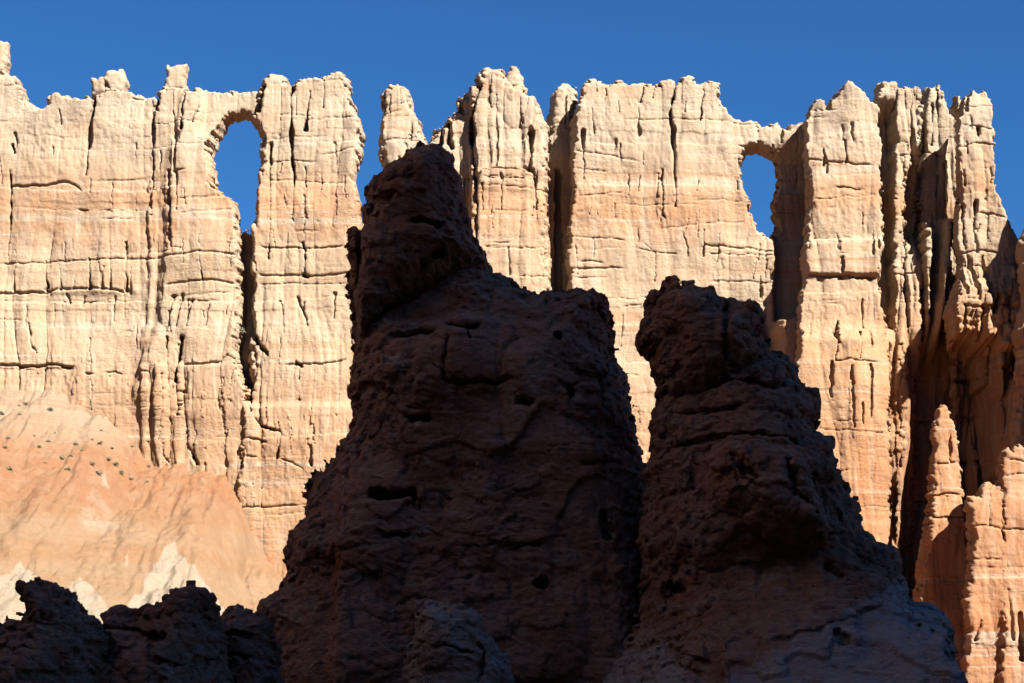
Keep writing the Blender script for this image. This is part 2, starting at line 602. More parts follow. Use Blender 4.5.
# ------------------------------------------------------------------ the wall of fins and windows
# long wall on the left with the left window's arch
A_poly = [(-150, BOT), (-150, 120), (-120, 84), (-96, 92), (-70, 70), (-52, 78), (-40, 100), (-24, 92), (-12, 74), (7, 73), (14, 76), (17, 84),
          (22.5, 86), (23, 98), (32, 105), (39, 110), (46, 107), (49, 103), (50, 97), (58, 95), (69, 95), (73, 100), (82, 99), (92, 98), (101, 96),
          (106, 92), (117, 90), (129, 91), (142, 96), (157, 98), (158.5, 104), (157.5, 112), (159.5, 112), (160, 97), (161, 90), (166, 88), (185, 88),
          (188, 92), (193, 93), (200, 90), (210, 91), (222, 93.5), (233, 93), (246, 94), (256, 92), (264, 96), (262, 112), (256, 121),
          (246, 117), (234, 117), (229, 120), (224, 129), (218, 142), (213, 156), (214.5, 167), (216, 187), (226, 198), (235.5, 202), (237, 212), (239, 221),
          (241, 226), (241, 258), (243, 297), (241, 335), (236, 351), (243, 374), (251, 393), (254, 430), (250, 480), (255, BOT)]
A_lines = [
    ('ledge', [(0, 266), (42, 264), (77, 263), (129, 261), (158, 262), (180, 260), (203, 256), (241, 259)], 7, .35),
    ('ledge', [(-20, 296), (48, 294), (64, 290.5), (97, 290), (132, 294)], 9, .55),
    ('ledge', [(167, 290), (183, 286), (212, 284), (240, 287)], 8, .45),
    ('ledge', [(-90, 370), (0, 367), (39, 368), (51, 366), (79, 370)], 10, .9),
    ('ledge', [(105, 376), (118, 375), (130, 378)], 6, .5), ('ledge', [(86, 376), (99, 377)], 9, 1.0), ('ledge', [(90, 365), (98, 366)], 6, .8),
    ('ledge', [(145, 375), (158, 377)], 6, .7), ('ledge', [(160, 366), (166, 369)], 6, .7),
    ('ledge', [(187, 369), (222, 367), (232, 359), (240, 368)], 8, .7),
    ('ledge', [(11, 188), (48, 187), (69, 183), (77, 187), (85, 194)], 8, .75), ('ledge', [(78, 211), (92, 213)], 6, .9), ('ledge', [(106, 212), (116, 214)], 6, .8),
    ('ledge', [(94, 184), (150, 182)], 4, .2), ('ledge', [(0, 303), (120, 305)], 4, .2), ('ledge', [(170, 301), (236, 296)], 4, .25),
    ('ledge', [(180, 205), (240, 200)], 4, .25), ('ledge', [(130, 99), (146, 103)], 4, .6), ('ledge', [(184, 219), (236, 214)], 4, .2),
    ('g', [(92, 98), (97, 104), (95, 112), (92, 122), (90, 155), (88, 176)], 3.2, 1.0), ('g', [(97, 100), (95, 106)], 4.5, 1.6),
    ('g', [(156, 118), (154, 129), (156, 170), (154, 219)], 2.2, .5),
    ('g', [(12, 174), (13, 190), (13, 222), (10, 250), (10, 264)], 2.2, .8), ('g', [(14, 147), (17, 154)], 3.0, 1.0),
    ('g', [(47, 264), (49, 280), (50, 293)], 2.2, .8), ('g', [(32, 327), (34, 350), (39, 354)], 2.4, .9), ('g', [(92, 262), (92, 292)], 2, .8),
    ('g', [(128, 247), (129, 293)], 2.4, .9), ('g', [(128, 247), (128, 257)], 3, 1.4), ('g', [(203, 242), (203, 264), (206, 284)], 1.8, .7), ('g', [(67, 246), (68, 262)], 1.8, .6),
    ('g', [(106, 270), (105, 291)], 2.0, .5), ('g', [(114, 275), (113, 291)], 2.0, .5),
    ('g', [(17, 265), (17, 293)], 2, .4), ('g', [(62, 268), (63, 292)], 1.8, .4),
    ('g', [(170, 342), (172, 377), (174, 420)], 2.8, 1.1), ('g', [(186, 342), (183, 365), (180, 380), (181, 416)], 4.2, 2.4),
    ('g', [(186, 397), (190, 430), (192, 447), (200, 467)], 2.8, 1.8), ('g', [(93, 342), (95, 377), (96, 412)], 2.4, .8),
    ('g', [(146, 378), (147, 418)], 1.6, .6), ('g', [(152, 378), (152, 420)], 1.6, .7), ('g', [(160, 372), (160, 418)], 2.0, 1.0),
    ('g', [(166, 380), (164, 440), (169, 468)], 1.8, .9), ('g', [(151, 425), (150, 445), (154, 452)], 1.8, .9), ('g', [(176, 425), (172, 465)], 2.0, 1.0),
    ('g', [(131, 378), (131, 405)], 1.4, .4), ('g', [(225, 372), (225, 420)], 1.5, .25), ('g', [(238, 374), (233, 395), (234, 405)], 2.4, .8),
    ('g', [(228, 385), (230, 470)], 1.5, .3), ('g', [(190, 372), (190, 440)], 1.5, .3), ('g', [(176, 95), (178, 180)], 2.0, .3),
    ('g', [(188, 98), (186, 115), (184, 135)], 2.2, .9), ('g', [(199, 97), (200, 112), (196, 128)], 2.0, .45),
    ('g', [(172, 177), (173, 196), (175, 220), (175, 245)], 2.6, .9), ('g', [(180, 178), (181, 215)], 1.8, .7), ('ledge', [(174, 178), (190, 175)], 4, .6),
    ('g', [(178, 300), (170, 336)], 2, .5), ('g', [(186, 300), (180, 330)], 2, .5), ('g', [(196, 305), (190, 330)], 2, .5), ('g', [(212, 310), (209, 330)], 2, .4),
]
_a2 = step_at([(190, 90), (187, 110), (182, 140), (175, 155), (172, 180), (173, 240), (166, 270), (160, 330), (147, 371), (144, 400), (146, 760)], 6, -.8)
_a3 = step_at([(158, 90), (154, 180), (152, 260), (150, 300), (140, 420), (130, 760)], 3, -.45)
def A_extra(u, v, X, Z):
    r = _a2(u, v) * sstep(430, 330, v) + _a3(u, v) * sstep(420, 330, v)
    r = r + .9 * np.exp(-((u - 197) / 9) ** 2 - ((v - 300) / 40) ** 2) * 0
    # the lower courses of the pillar stand forward as ribs
    r = r - .5 * sstep(366, 372, v) * sstep(145, 150, u) * (.4 + .6 * np.cos(u / 2.9) * sstep(195, 180, u))
    # the foot under the long ledge steps back
    r = r + .35 * sstep(368, 372, v) * sstep(86, 70, u) + .3 * sstep(292, 300, v) * sstep(150, 130, u)
    r = r - .8 * sstep(300, 420, v) + 1.2 * sstep(198, 208, u) * sstep(150, 128, v)
    return r
wallA = wall_thing('rock_wall', 'long cream rock wall on the left whose arch spans the larger window', 'rock wall', A_poly, 200, 2.0, .55, lambda u, v: 3.0 - 2.4 * sstep(196, 208, u) * sstep(240, 215, v),
                   relief=wall_relief(A_lines + rand_cracks(-100, 240, 110, 470, 82, 1), .5, A_extra, 1))
wall_thing('capstone', 'square block standing on top of the narrow pillar', '', [(165.5, 92), (167, 78), (166, 64), (170, 66), (175, 65.5), (181, 64.5), (186, 63), (186, 75), (184.5, 84), (185.5, 92)],
           200.6, 1.0, .6, 1.0, parent=wallA, rough=.8, vox=.11)
wall_thing('capstone', 'knobbly double block on the crest', '', [(92, 100), (92.5, 90), (93, 77), (98, 78.5), (105, 76.5), (107, 72), (111, 69), (117, 69.5), (122, 68), (126, 77), (125.5, 84), (124, 90), (127, 96)],
           200.4, 1.2, .7, 1.2, parent=wallA, rough=1.0, vox=.11,
           relief=lambda u, v, X, Z: .8 * groove(u, v, [(105, 78), (104, 86), (107, 92)], 2.5) + .6 * groove(u, v, [(106, 84), (110, 88)], 3))
wall_thing('capstone', 'tall narrow block at the left edge of the photo', '', [(-14, 76), (-13, 48), (-8, 41), (0, 39.5), (4, 41), (7, 41), (6.5, 58), (6, 71), (8, 77)],
           200.6, 1.2, .7, 1.2, parent=wallA, rough=.8, vox=.11)

# tower right of the left window
B_poly = [(238, BOT), (240, 480), (246, 420), (240, 380), (234, 350), (238, 330), (238, 300), (238, 231), (249, 228), (252, 222), (256, 213), (255, 205), (258, 180), (262, 161), (261, 145), (258, 129), (254, 120),
          (259, 110), (261, 92), (264, 83), (268, 76), (275, 74), (284, 75), (287.5, 84), (293, 85), (297, 81), (303, 79), (311, 77), (320, 79), (329, 78), (332, 75),
          (338, 73), (345, 76), (349, 88), (351, 100), (358, 117), (362, 130), (362.5, 145), (360, 155), (358, 164), (355, 180), (358, 196), (361, 212), (364, 240), (366, 330), (372, BOT)]
B_lines = [
    ('g', [(293, 88), (292, 129), (293, 166), (295, 180), (294, 220)], 2.6, 1.2), ('g', [(295, 92), (292, 100)], 4.5, 1.6), ('g', [(293, 160), (294, 168)], 3.5, 1.3),
    ('g', [(272, 146), (271, 170), (271, 219), (269, 260)], 2.2, .9), ('g', [(271, 152), (272, 166)], 3, 1.2), ('g', [(311, 96), (308, 115), (307, 132)], 3.0, 1.3), ('g', [(325.5, 86), (324, 110)], 2.4, 1.0),
    ('g', [(306, 170), (308, 220)], 1.8, .6), ('g', [(267, 90), (264, 100), (261, 115)], 3.6, 1.6),
    ('ledge', [(264, 164), (290, 163), (319, 164)], 4, .35), ('ledge', [(259, 248), (305, 250), (347, 249)], 7, .4), ('ledge', [(257, 276), (309, 278), (355, 276)], 8, .5),
    ('ledge', [(257, 286), (300, 286), (350, 287)], 4, .3), ('ledge', [(285, 369), (302, 367), (325, 367), (349, 363)], 6, .55),
    ('ledge', [(265, 181), (350, 186)], 4, .25), ('ledge', [(262, 142), (330, 138)], 4, .2), ('ledge', [(320, 158), (360, 150)], 4, .3),
    ('g', [(305, 200), (306, 250), (306, 279)], 2.4, .8), ('g', [(304, 246), (306, 252)], 4, 1.2), ('g', [(304, 277), (309, 279)], 3, 1.0), ('g', [(299, 300), (304, 312), (309, 329)], 1.8, .6),
    ('g', [(302, 369), (301, 403)], 2.6, 1.2), ('g', [(298, 367), (304, 369)], 3.5, 1.4),
    ('ledge', [(256, 421), (262, 427), (271, 431), (282, 434)], 10, 2.2), ('ledge', [(250, 441), (262, 443), (273, 446)], 7, 1.2), ('ledge', [(246, 459), (262, 461)], 5, .6),
    ('g', [(282, 428), (284, 440), (280, 462)], 2.4, 1.1), ('ledge', [(281, 461), (306, 472)], 5, .6),
    ('g', [(239, 420), (239, 460)], 2, .9), ('g', [(246, 420), (247, 460)], 1.8, .7), ('g', [(256, 330), (258, 372), (254, 413)], 3.0, 1.4), ('g', [(252, 372), (252, 412)], 2.4, 1.2),
    ('g', [(236, 500), (238, 511)], 4, 1.8), ('ledge', [(238, 510), (300, 508)], 5, .6), ('g', [(247, 490), (249, 508)], 2, .7), ('g', [(256, 488), (257, 508)], 2, .7), ('g', [(264, 492), (264, 508)], 2, .7),
    ('ledge', [(250, 361), (257, 365)], 6, .8), ('g', [(315, 415), (314, 470)], 1.8, .4), ('g', [(257, 340), (262, 350), (270, 357)], 3, 1.4), ('g', [(337, 420), (338, 460)], 1.6, .3),
]
def B_extra(u, v, X, Z):
    r = 3.6 * sstep(257, 250, u + 2 * fbm(v / 10, o=2)) * sstep(212, 232, v) * sstep(412, 380, v)
    r = r + 2.2 * sstep(262, 257, u) * sstep(130, 150, v) * sstep(235, 215, v) * 0.4
    r = r - .9 * sstep(300, 460, v) - .35 * sstep(405, 412, v)
    return r
wall_thing('rock_tower', 'broad cream rock tower between the left window and the open gap of sky', 'rock tower', B_poly, 199.2, 2.2, .7, 2.0,
           relief=wall_relief(B_lines + rand_cracks(250, 360, 90, 500, 30, 2), .6, B_extra, 2))

# free-standing pinnacle
C_poly = [(381, BOT), (383, 240), (386, 180), (385, 169), (381, 158), (379, 142), (380, 122), (385, 111), (383, 104), (383, 95), (385, 90), (393, 84), (400, 85), (406, 87), (409, 93), (414, 111), (418, 120),
          (422, 129), (426, 141), (431, 146), (440, 170), (446, 240), (450, BOT)]
C_lines = [('g', [(386, 92), (385, 104), (387, 110)], 3, 1.0), ('ledge', [(382, 118), (405, 112)], 3, .25), ('ledge', [(380, 143), (424, 139)], 4, .3), ('g', [(399, 88), (401, 106)], 2, .4), ('ledge', [(384, 110), (398, 106)], 3, .3)]
wall_thing('rock_spire', 'lone leaning cream pinnacle with sky on both sides above the dark hoodoo', 'rock spire', C_poly, 199, 2.2, .7, 2.4,
           relief=wall_relief(C_lines + rand_cracks(382, 425, 95, 165, 5, 3), .7, None, 3))

# crowned tower
D_poly = [(424, BOT), (424, 200), (425, 150), (427, 142), (431, 134), (434, 126), (442, 123), (445, 118), (447, 114), (453, 113), (456, 109), (459, 106), (457.5, 98), (458.5, 93), (464, 92), (466, 87), (471, 85), (477, 85),
          (476, 75), (480, 72), (484, 68.5), (493, 68), (500, 70), (504, 75), (507, 82), (513, 85), (521, 84), (525.6, 93), (534, 95), (539, 103), (542, 114), (548, 121),
          (549, 170), (547, 190), (549, 260), (553, 300), (556, BOT)]
D_lines = [
    ('g', [(481, 90), (476, 105), (472, 119), (474, 161), (477, 200), (477, 262)], 3.2, 1.9), ('g', [(472, 119), (473, 138)], 4, 1.8), ('g', [(479, 82), (477, 90)], 3.5, 1.4),
    ('g', [(532, 132), (531, 150), (529, 174)], 4.2, 2.2), ('g', [(526, 172), (532, 172)], 4.2, 2.0), ('g', [(533, 175), (535, 190), (537, 212)], 3.2, 1.6), ('g', [(492, 80), (491, 110)], 1.8, .6),
    ('g', [(450, 122), (449, 138), (452, 146)], 3.6, 1.6), ('g', [(442, 122), (441, 140), (441, 160)], 2.6, 1.2), ('g', [(466, 90), (462, 112)], 2.2, .7), ('g', [(459, 96), (460, 108)], 3, 1),
    ('ledge', [(477, 174), (500, 172), (525, 172)], 7, .75), ('ledge', [(486, 184), (530, 181)], 5, .45), ('ledge', [(482, 190), (545, 192)], 4, .3), ('ledge', [(538, 168), (548, 166)], 5, .4),
    ('ledge', [(486, 253), (541, 252)], 5, .3), ('ledge', [(518, 280), (552, 281)], 5, .35), ('g', [(509, 255), (509, 279)], 2, .6), ('g', [(497, 100), (496, 170)], 1.8, .35), ('g', [(521, 90), (519, 130)], 2.0, .6),
    ('g', [(483, 190), (483, 215)], 2, .7), ('g', [(502, 178), (502, 214)], 1.6, .4), ('ledge', [(484, 216), (530, 215)], 4, .25), ('ledge', [(452, 172), (472, 170)], 4, .25),
]
def D_extra(u, v, X, Z):
    r = 1.6 * sstep(474, 470, u) + 1.0 * sstep(443, 440, u)          # left shoulders stand back
    r = r + 1.2 * sstep(531, 535, u) * sstep(215, 180, v)
    r = r - .5 * sstep(172, 174, v) * sstep(474, 477, u) * sstep(530, 526, u)
    r = r + .5 * sstep(72, 90, 160 - v) * 0
    return r - .7 * sstep(200, 400, v)
towerD = wall_thing('rock_tower', 'knobbly crowned cream tower above and behind the tallest dark hoodoo', 'rock tower', D_poly, 198.6, 2.8, 1.0, 3.0,
                    relief=wall_relief(D_lines + rand_cracks(430, 550, 110, 280, 22, 4), .8, D_extra, 4))
wall_thing('pinnacle', 'small pointed spike on the crown', '', [(507, 88), (509, 80), (508.5, 74), (511, 71), (512, 66), (514.5, 65.5), (517, 71), (520, 77), (521.5, 86), (522, 90)], 199.6, .8, .6, .9, parent=towerD, rough=.7, vox=.11)

# slim column in the shade of the cleft
E_poly = [(541, BOT), (541, 280), (542, 180), (545, 150), (548, 120), (549, 108), (551, 100), (553, 93), (555, 88), (558, 85), (566, 84), (575.5, 86.5), (577, 95), (575, 107), (577, 118), (586, 125), (590, 300), (592, BOT)]
E_lines = [('g', [(557, 86), (553, 97), (550, 108)], 2.6, 1.0), ('ledge', [(550, 128), (576, 124)], 3, .3), ('g', [(558, 172), (559, 300)], 5, 1.6), ('g', [(566, 100), (565, 130)], 1.6, .4)]
wall_thing('rock_column', 'slim square-topped column standing back in the dark central cleft', 'rock column', E_poly, 203.2, 2.0, 1.3, 2.2,
           relief=wall_relief(E_lines, .7, lambda u, v, X, Z: 1.2 * sstep(150, 190, v), 5))

# broad wall with the right window
F_poly = [(568, BOT), (566, 300), (570, 280), (567, 262), (568, 225), (572, 205), (572, 180), (571, 150), (572, 135), (574, 118), (580, 100), (583.5, 87.5), (588, 82), (594, 83), (600, 81), (603, 87.5), (608, 89), (612, 87), (616, 84), (619.5, 81), (623, 85),
          (626, 88), (632, 85), (642, 84), (644, 89), (648, 84), (651, 86), (654, 91), (657, 88), (661, 83), (668, 83.5), (672, 84), (674, 89), (678, 84), (684, 78.5), (690, 80), (697, 85), (704, 85), (707, 82), (711, 83), (714, 84), (719.5, 83.5), (718, 100),
          (725, 110), (734, 119), (742, 122), (748, 120), (756, 121), (759, 127), (767, 128), (772, 123), (776, 123), (780, 127), (787, 130), (792, 124), (798, 121), (803, 123), (815, 118), (818, BOT)]
F_hole = [(763, 149.5), (756, 149), (750, 150.5), (745, 153.5), (742, 158), (740.5, 166), (742, 180), (745, 188), (748, 196), (750, 212), (754, 222), (757, 230), (763, 237), (768, 239), (773, 236), (776, 227), (774, 216), (774, 204), (777, 190), (778, 177), (777.5, 168), (775, 160), (770, 153)]
F_lines = [
    ('g', [(674, 89), (672, 100), (669, 119), (672, 138), (673, 160), (674, 209)], 2.8, 1.3), ('g', [(676, 86), (672, 104)], 3.4, 1.4), ('g', [(703, 88), (701, 105), (699, 124)], 2.4, 1.0), ('g', [(642, 94), (640, 106)], 3.4, 1.3), ('g', [(653, 93), (652, 102)], 2.8, 1.0), ('g', [(604, 88), (605, 100)], 2.4, .9),
    ('g', [(594, 84), (596, 96)], 2.2, .8), ('g', [(661, 175), (662, 195), (663, 219)], 2.0, .8), ('g', [(583, 135), (583, 160), (583, 183)], 2.2, .8), ('g', [(628, 180), (627, 198)], 2.0, .6), ('g', [(637, 108), (638, 140)], 1.8, .4),
    ('ledge', [(571, 240), (600, 242), (626, 244)], 5, .3), ('ledge', [(632, 250), (655, 256), (679, 257)], 5, .35), ('ledge', [(569, 272), (600, 271), (624, 271)], 6, .4), ('ledge', [(568, 281), (609, 280)], 4, .3),
    ('ledge', [(572, 155), (600, 158), (640, 166)], 5, .3), ('ledge', [(573, 172), (610, 176)], 4, .3), ('ledge', [(580, 200), (625, 196)], 4, .25), ('ledge', [(640, 244), (652, 254)], 4, .3),
    ('ledge', [(700, 249), (745, 251), (785, 257)], 6, .4), ('ledge', [(703, 257), (750, 258), (782, 259)], 5, .4), ('ledge', [(708, 285), (740, 284), (772, 286)], 6, .35), ('g', [(687, 225), (683, 240), (687, 260)], 1.6, .35), ('g', [(702, 235), (702, 259)], 2.4, .9),
    ('ledge', [(690, 205), (745, 203)], 4, .2), ('ledge', [(660, 232), (748, 224)], 4, .2), ('ledge', [(650, 330), (760, 326)], 4, .25), ('ledge', [(640, 300), (700, 300)], 4, .25), ('g', [(655, 258), (654, 285)], 1.6, .6),
    ('ledge', [(735, 148), (752, 149), (764, 150), (778, 153)], 5, .8), ('ledge', [(730, 158), (742, 156)], 4, .4), ('g', [(718, 240), (716, 265)], 1.8, .4), ('g', [(755, 262), (752, 282)], 1.8, .4),
    ('g', [(655, 385), (655, 412)], 2, .8), ('ledge', [(640, 350), (662, 351)], 4, .3), ('g', [(622, 320), (620, 350)], 1.6, .3), ('ledge', [(620, 310), (645, 307)], 4, .3),
]
def F_extra(u, v, X, Z):
    r = .5 * sstep(720, 735, u) * sstep(260, 240, v)
    r = r + 1.6 * sstep(770, 776, u) * sstep(140, 165, v) * sstep(330, 318, v)        # recess beside the buttress
    r = r - .8 * sstep(300, 420, v)
    r = r - 2.4 * sstep(770, 780, u + 2 * fbm(v / 9, o=2)) * sstep(322, 327, v + 3 * fbm(u / 8, o=2))      # lit shoulder below the recess
    return r
wall_thing('rock_wall', 'broad flat cream wall right of the central cleft, pierced by the smaller window', 'rock wall', F_poly, 199.8, 3.0, .5, lambda u, v: 3.2 - 2.2 * sstep(715, 735, u) * sstep(250, 235, v), holes=[(F_hole, .5)],
           relief=wall_relief(F_lines + rand_cracks(575, 800, 100, 420, 60, 5), .45, F_extra, 6))

# buttress right of the right window
G_poly = [(770, BOT), (774, 420), (790, 370), (798, 345), (797, 330), (798, 300), (800, 287), (803, 275), (802, 255), (806, 235), (808, 200), (806, 167), (803, 135), (803, 121), (807, 109), (811, 101), (818, 95), (823, 96), (828, 99), (830, 98), (834, 92.5), (838, 87), (844, 80),
          (850, 81), (853, 80.5), (861, 87), (866, 92), (868, 95), (876, 98.5), (882, 104), (884, 200), (882, 300), (890, 330), (890, 480), (892, BOT)]
G_lines = [
    ('ledge', [(803, 158), (825, 160), (848, 164), (874, 166)], 6, .45), ('ledge', [(806, 239), (840, 239), (878, 241)], 5, .35), ('ledge', [(801, 275), (840, 276), (876, 278)], 9, .7), ('ledge', [(828, 364), (850, 363), (882, 365)], 6, .45),
    ('g', [(837, 325), (834, 335), (836, 344)], 3.6, 1.8), ('g', [(837, 338), (833, 362)], 1.8, .7), ('g', [(829, 364), (828, 400)], 1.8, .6), ('g', [(829, 100), (828, 108)], 3.4, 1.4), ('g', [(824, 150), (824, 165)], 1.6, .5),
    ('g', [(845, 142), (846, 163)], 1.8, .7), ('ledge', [(832, 187), (846, 189)], 4, .5), ('ledge', [(858, 142), (862, 145)], 4, .7), ('g', [(858, 335), (856, 362)], 2, .5), ('g', [(862, 300), (862, 330)], 1.8, .4),
    ('ledge', [(808, 117), (830, 116)], 4, .3), ('ledge', [(805, 200), (878, 196)], 4, .25), ('ledge', [(800, 430), (885, 436)], 4, .3), ('g', [(848, 370), (850, 430)], 1.6, .35), ('g', [(868, 366), (868, 420)], 1.6, .4), ('ledge', [(836, 255), (846, 256)], 4, .4),
]
def G_extra(u, v, X, Z):
    r = -.55 * sstep(238, 243, v) * sstep(279, 274, v)
    r = r - 1.0 * sstep(320, 345, v) * sstep(890, 872, u) - .7 * sstep(300, 480, v)
    r = r - .7 * sstep(325, 345, v) * np.exp(-((u - 851) / 14) ** 2)
    return r
wall_thing('rock_buttress', 'tall cream buttress jutting forward at the right side of the smaller window', 'rock buttress', G_poly, 195.6, 5.6, .45, 2.5, dm=.05, taper=.19,
           relief=wall_relief(G_lines + rand_cracks(805, 880, 110, 480, 24, 6), .45, G_extra, 7))

# columns right of the dark groove
H_poly = [(868, BOT), (870, 420), (868, 200), (872, 110), (877, 96), (879, 84.5), (886, 85), (895, 84), (898, 90), (905, 89), (916, 87), (920, 93), (921, 150), (923, 250), (918, 420), (914, BOT)]
H_lines = [('ledge', [(894, 158), (910, 156), (924, 157)], 6, .5), ('g', [(894, 86), (894, 110)], 2.5, 1.0), ('ledge', [(892, 235), (918, 233)], 6, .7), ('ledge', [(890, 276), (916, 275)], 5, .6), ('ledge', [(893, 192), (920, 190)], 4, .3),
           ('g', [(905, 236), (903, 275), (905, 330)], 3, 1.2), ('g', [(902, 160), (901, 232)], 2, .6), ('g', [(909, 95), (910, 150)], 1.8, .5), ('g', [(884, 350), (884, 520)], 5, 2.0), ('g', [(898, 350), (896, 470)], 2, .7)]
def H_extra(u, v, X, Z):
    r = 3.0 * sstep(903, 912, u - (v - 160) * -.06 + 3 * fbm(v / 8, u / 8, o=3)) * sstep(140, 185, v + 10 * fbm(u / 5, o=2)) * sstep(262, 222, v + 10 * fbm(u / 4, o=2)) + 3.2 * sstep(895, 891, u + 1.5 * fbm(v / 9, o=2)) * sstep(100, 120, v) * (1 - .8 * sstep(322, 336, v))
    return r - 1.0 * sstep(320, 350, v) * sstep(904, 898, u) + 3.2 * sstep(330, 400, v) * sstep(902, 908, u + .0 * v) + 1.5 * sstep(440, 520, v)
wall_thing('rock_column', 'fluted cream column with a dark groove on its left side', 'rock column', H_poly, 199.2, 3.0, .5, 2.4, relief=wall_relief(H_lines + rand_cracks(890, 925, 100, 400, 11, 7), 1.3, H_extra, 8))

I_poly = [(908, BOT), (909, 300), (914, 200), (917, 120), (921, 97), (923, 90), (926, 86), (930, 88), (934, 85.5), (939, 85), (941, 90), (943.5, 95), (945, 103), (950, 106), (975, 112), (990, 200), (1010, 300), (1015, BOT)]
I_lines = [('g', [(921, 98), (922, 155)], 3, 1.3), ('g', [(929, 110), (928, 150)], 3, 1.2), ('g', [(935, 92), (934, 130)], 2, .6), ('ledge', [(915, 157), (945, 160)], 5, .4), ('ledge', [(918, 232), (950, 230)], 6, .6),
           ('g', [(922, 236), (920, 330)], 3.5, 1.5), ('g', [(938, 240), (936, 330)], 3, 1.2), ('g', [(946, 160), (946, 300)], 4, 1.5), ('ledge', [(912, 420), (960, 424)], 6, .6), ('ledge', [(912, 500), (960, 498)], 6, .6)]
def I_extra(u, v, X, Z):
    r = 2.4 * sstep(943, 948, u)
    r = r - 1.0 * sstep(215, 240, v) * sstep(940, 930, u) * (np.cos((u - 927) / 2.6) * .6 + .4) * sstep(340, 300, v)
    r = r + 3.0 * sstep(345, 400, v)
    rib = np.maximum(np.exp(-((u - 933 + (v - 280) * .12) / 5.5) ** 2), .8 * np.exp(-((u - 917) / 4.5) ** 2))
    r = r - 5.4 * rib * sstep(222, 240, v + 4 * fbm(u / 4, o=1)) * sstep(372, 325, v + 8 * fbm(u / 5, o=2))
    return r
wall_thing('rock_column', 'thin split column partly in shadow just left of the rightmost tall tower', 'rock column', I_poly, 203.0, 2.8, 1.2, 2.6, relief=wall_relief(I_lines + rand_cracks(915, 960, 100, 400, 13, 8), 1.4, I_extra, 9))

# rightmost tall tower
J_poly = [(952, BOT), (953, 420), (951, 345), (946, 320), (950, 296), (960, 262), (956, 240), (958, 190), (957, 150), (957, 112), (951, 108), (952, 100), (955, 92), (961, 93), (964, 96), (968, 91), (971, 88), (974, 86), (979, 90), (984, 87.5), (990, 92), (994, 100), (995, 114), (996, 129), (995, 148),
          (998, 171), (997, 182), (999, 192), (1004, 204), (1009, 217), (1013, 228), (1018, 235), (1026, 244), (1045, 262), (1050, BOT)]
J_lines = [('ledge', [(958, 148), (975, 144), (996, 146)], 5, .45), ('ledge', [(958, 124), (978, 128), (996, 131)], 4, .3), ('ledge', [(975, 214), (992, 214), (1010, 220)], 6, .5), ('ledge', [(958, 254), (985, 251), (1000, 254)], 6, .6),
           ('g', [(963, 98), (961, 108)], 3, 1.2), ('g', [(975, 203), (974, 216)], 2.8, 1.3), ('g', [(973, 220), (975, 252)], 2.4, 1.1), ('g', [(962, 205), (964, 250)], 2.4, .9), ('g', [(966, 98), (966, 112)], 1.8, .6), ('g', [(978, 128), (977, 136)], 2.4, 1.0), ('g', [(967, 258), (972, 300)], 2.5, .8),
           ('g', [(955, 260), (960, 300)], 3, 1.2), ('g', [(982, 258), (984, 300)], 2.5, .7), ('ledge', [(950, 312), (975, 314), (1000, 310), (1020, 302)], 8, .5), ('g', [(947, 312), (948, 345)], 2.5, 1.0), ('g', [(957, 314), (957, 345)], 2.5, 1.0), ('g', [(992, 302), (988, 318)], 4, 1.6), ('g', [(1002, 304), (1003, 335)], 2.2, .9), ('g', [(976, 316), (976, 350)], 6, 2.5)]
def J_extra(u, v, X, Z):
    tal = sstep(255, 312, v)
    r = -3.2 * tal * sstep(352, 344, v + 5 * fbm(u / 6, o=2))                       # broken apron of lumps
    r = r - .38 * billow(u / 9, v / 16, o=2, s=4) * sstep(250, 275, v) * sstep(360, 340, v)
    under = sstep(340, 356, v + 6 * fbm(u / 7, o=2, s=5))
    r = r + 6.0 * under * sstep(1012, 985, u) + 2.2 * under * sstep(985, 1012, u)
    r = r + under * (1.3 * billow(u / 8, v / 90, o=2, s=31) * -1 - 1.2 * beds(X * 0 + 3, Z) + .5 * sstep(3, 1, np.abs(v - 372)) + .5 * sstep(3, 1, np.abs(v - 408)) + .6 * sstep(3, 1, np.abs(v - 455)))
    r = r - 5.4 * under * groove(u, v, [(1000, 345), (1000, 380), (1006, 400), (1004, 470)], 13, .5, 3) * 1.0
    r = r - 4.6 * under * groove(u, v, [(987, 345), (987, 382)], 5, .5, 3)
    return r
wall_thing('rock_tower', 'rightmost tall cream tower whose shadow falls on the columns to its left', 'rock tower', [(a - 1 if a < 966 else a, b) for a, b in J_poly], 195.4, 5.0, .45, 3.0, dm=.05, taper=.29, relief=wall_relief(J_lines + rand_cracks(958, 1000, 100, 300, 14, 9), .9, J_extra, 10))

# the cliff that enters at the right edge
K_poly = [(1012, BOT), (1017, 480), (1012, 430), (1019, 380), (1016, 330), (1023, 300), (1019, 262), (1018, 246), (1021, 238), (1026, 226), (1034, 205), (1050, 190), (1062, 150), (1080, 130), (1110, 118), (1130, 140), (1150, 120), (1200, 150), (1220, BOT)]
wall_thing('rock_wall', 'shaded cliff cut off by the right edge of the photo', 'rock wall', K_poly, 189.0, 3.0, .8, 3.5, taper=.26, dm=.1, relief=wall_relief([('ledge', [(1012, 296), (1060, 300)], 6, .6)], 1.0, lambda u, v, X, Z: -3.6 * sstep(1036, 1042, u) * sstep(290, 305, v), 11), vox=.18)

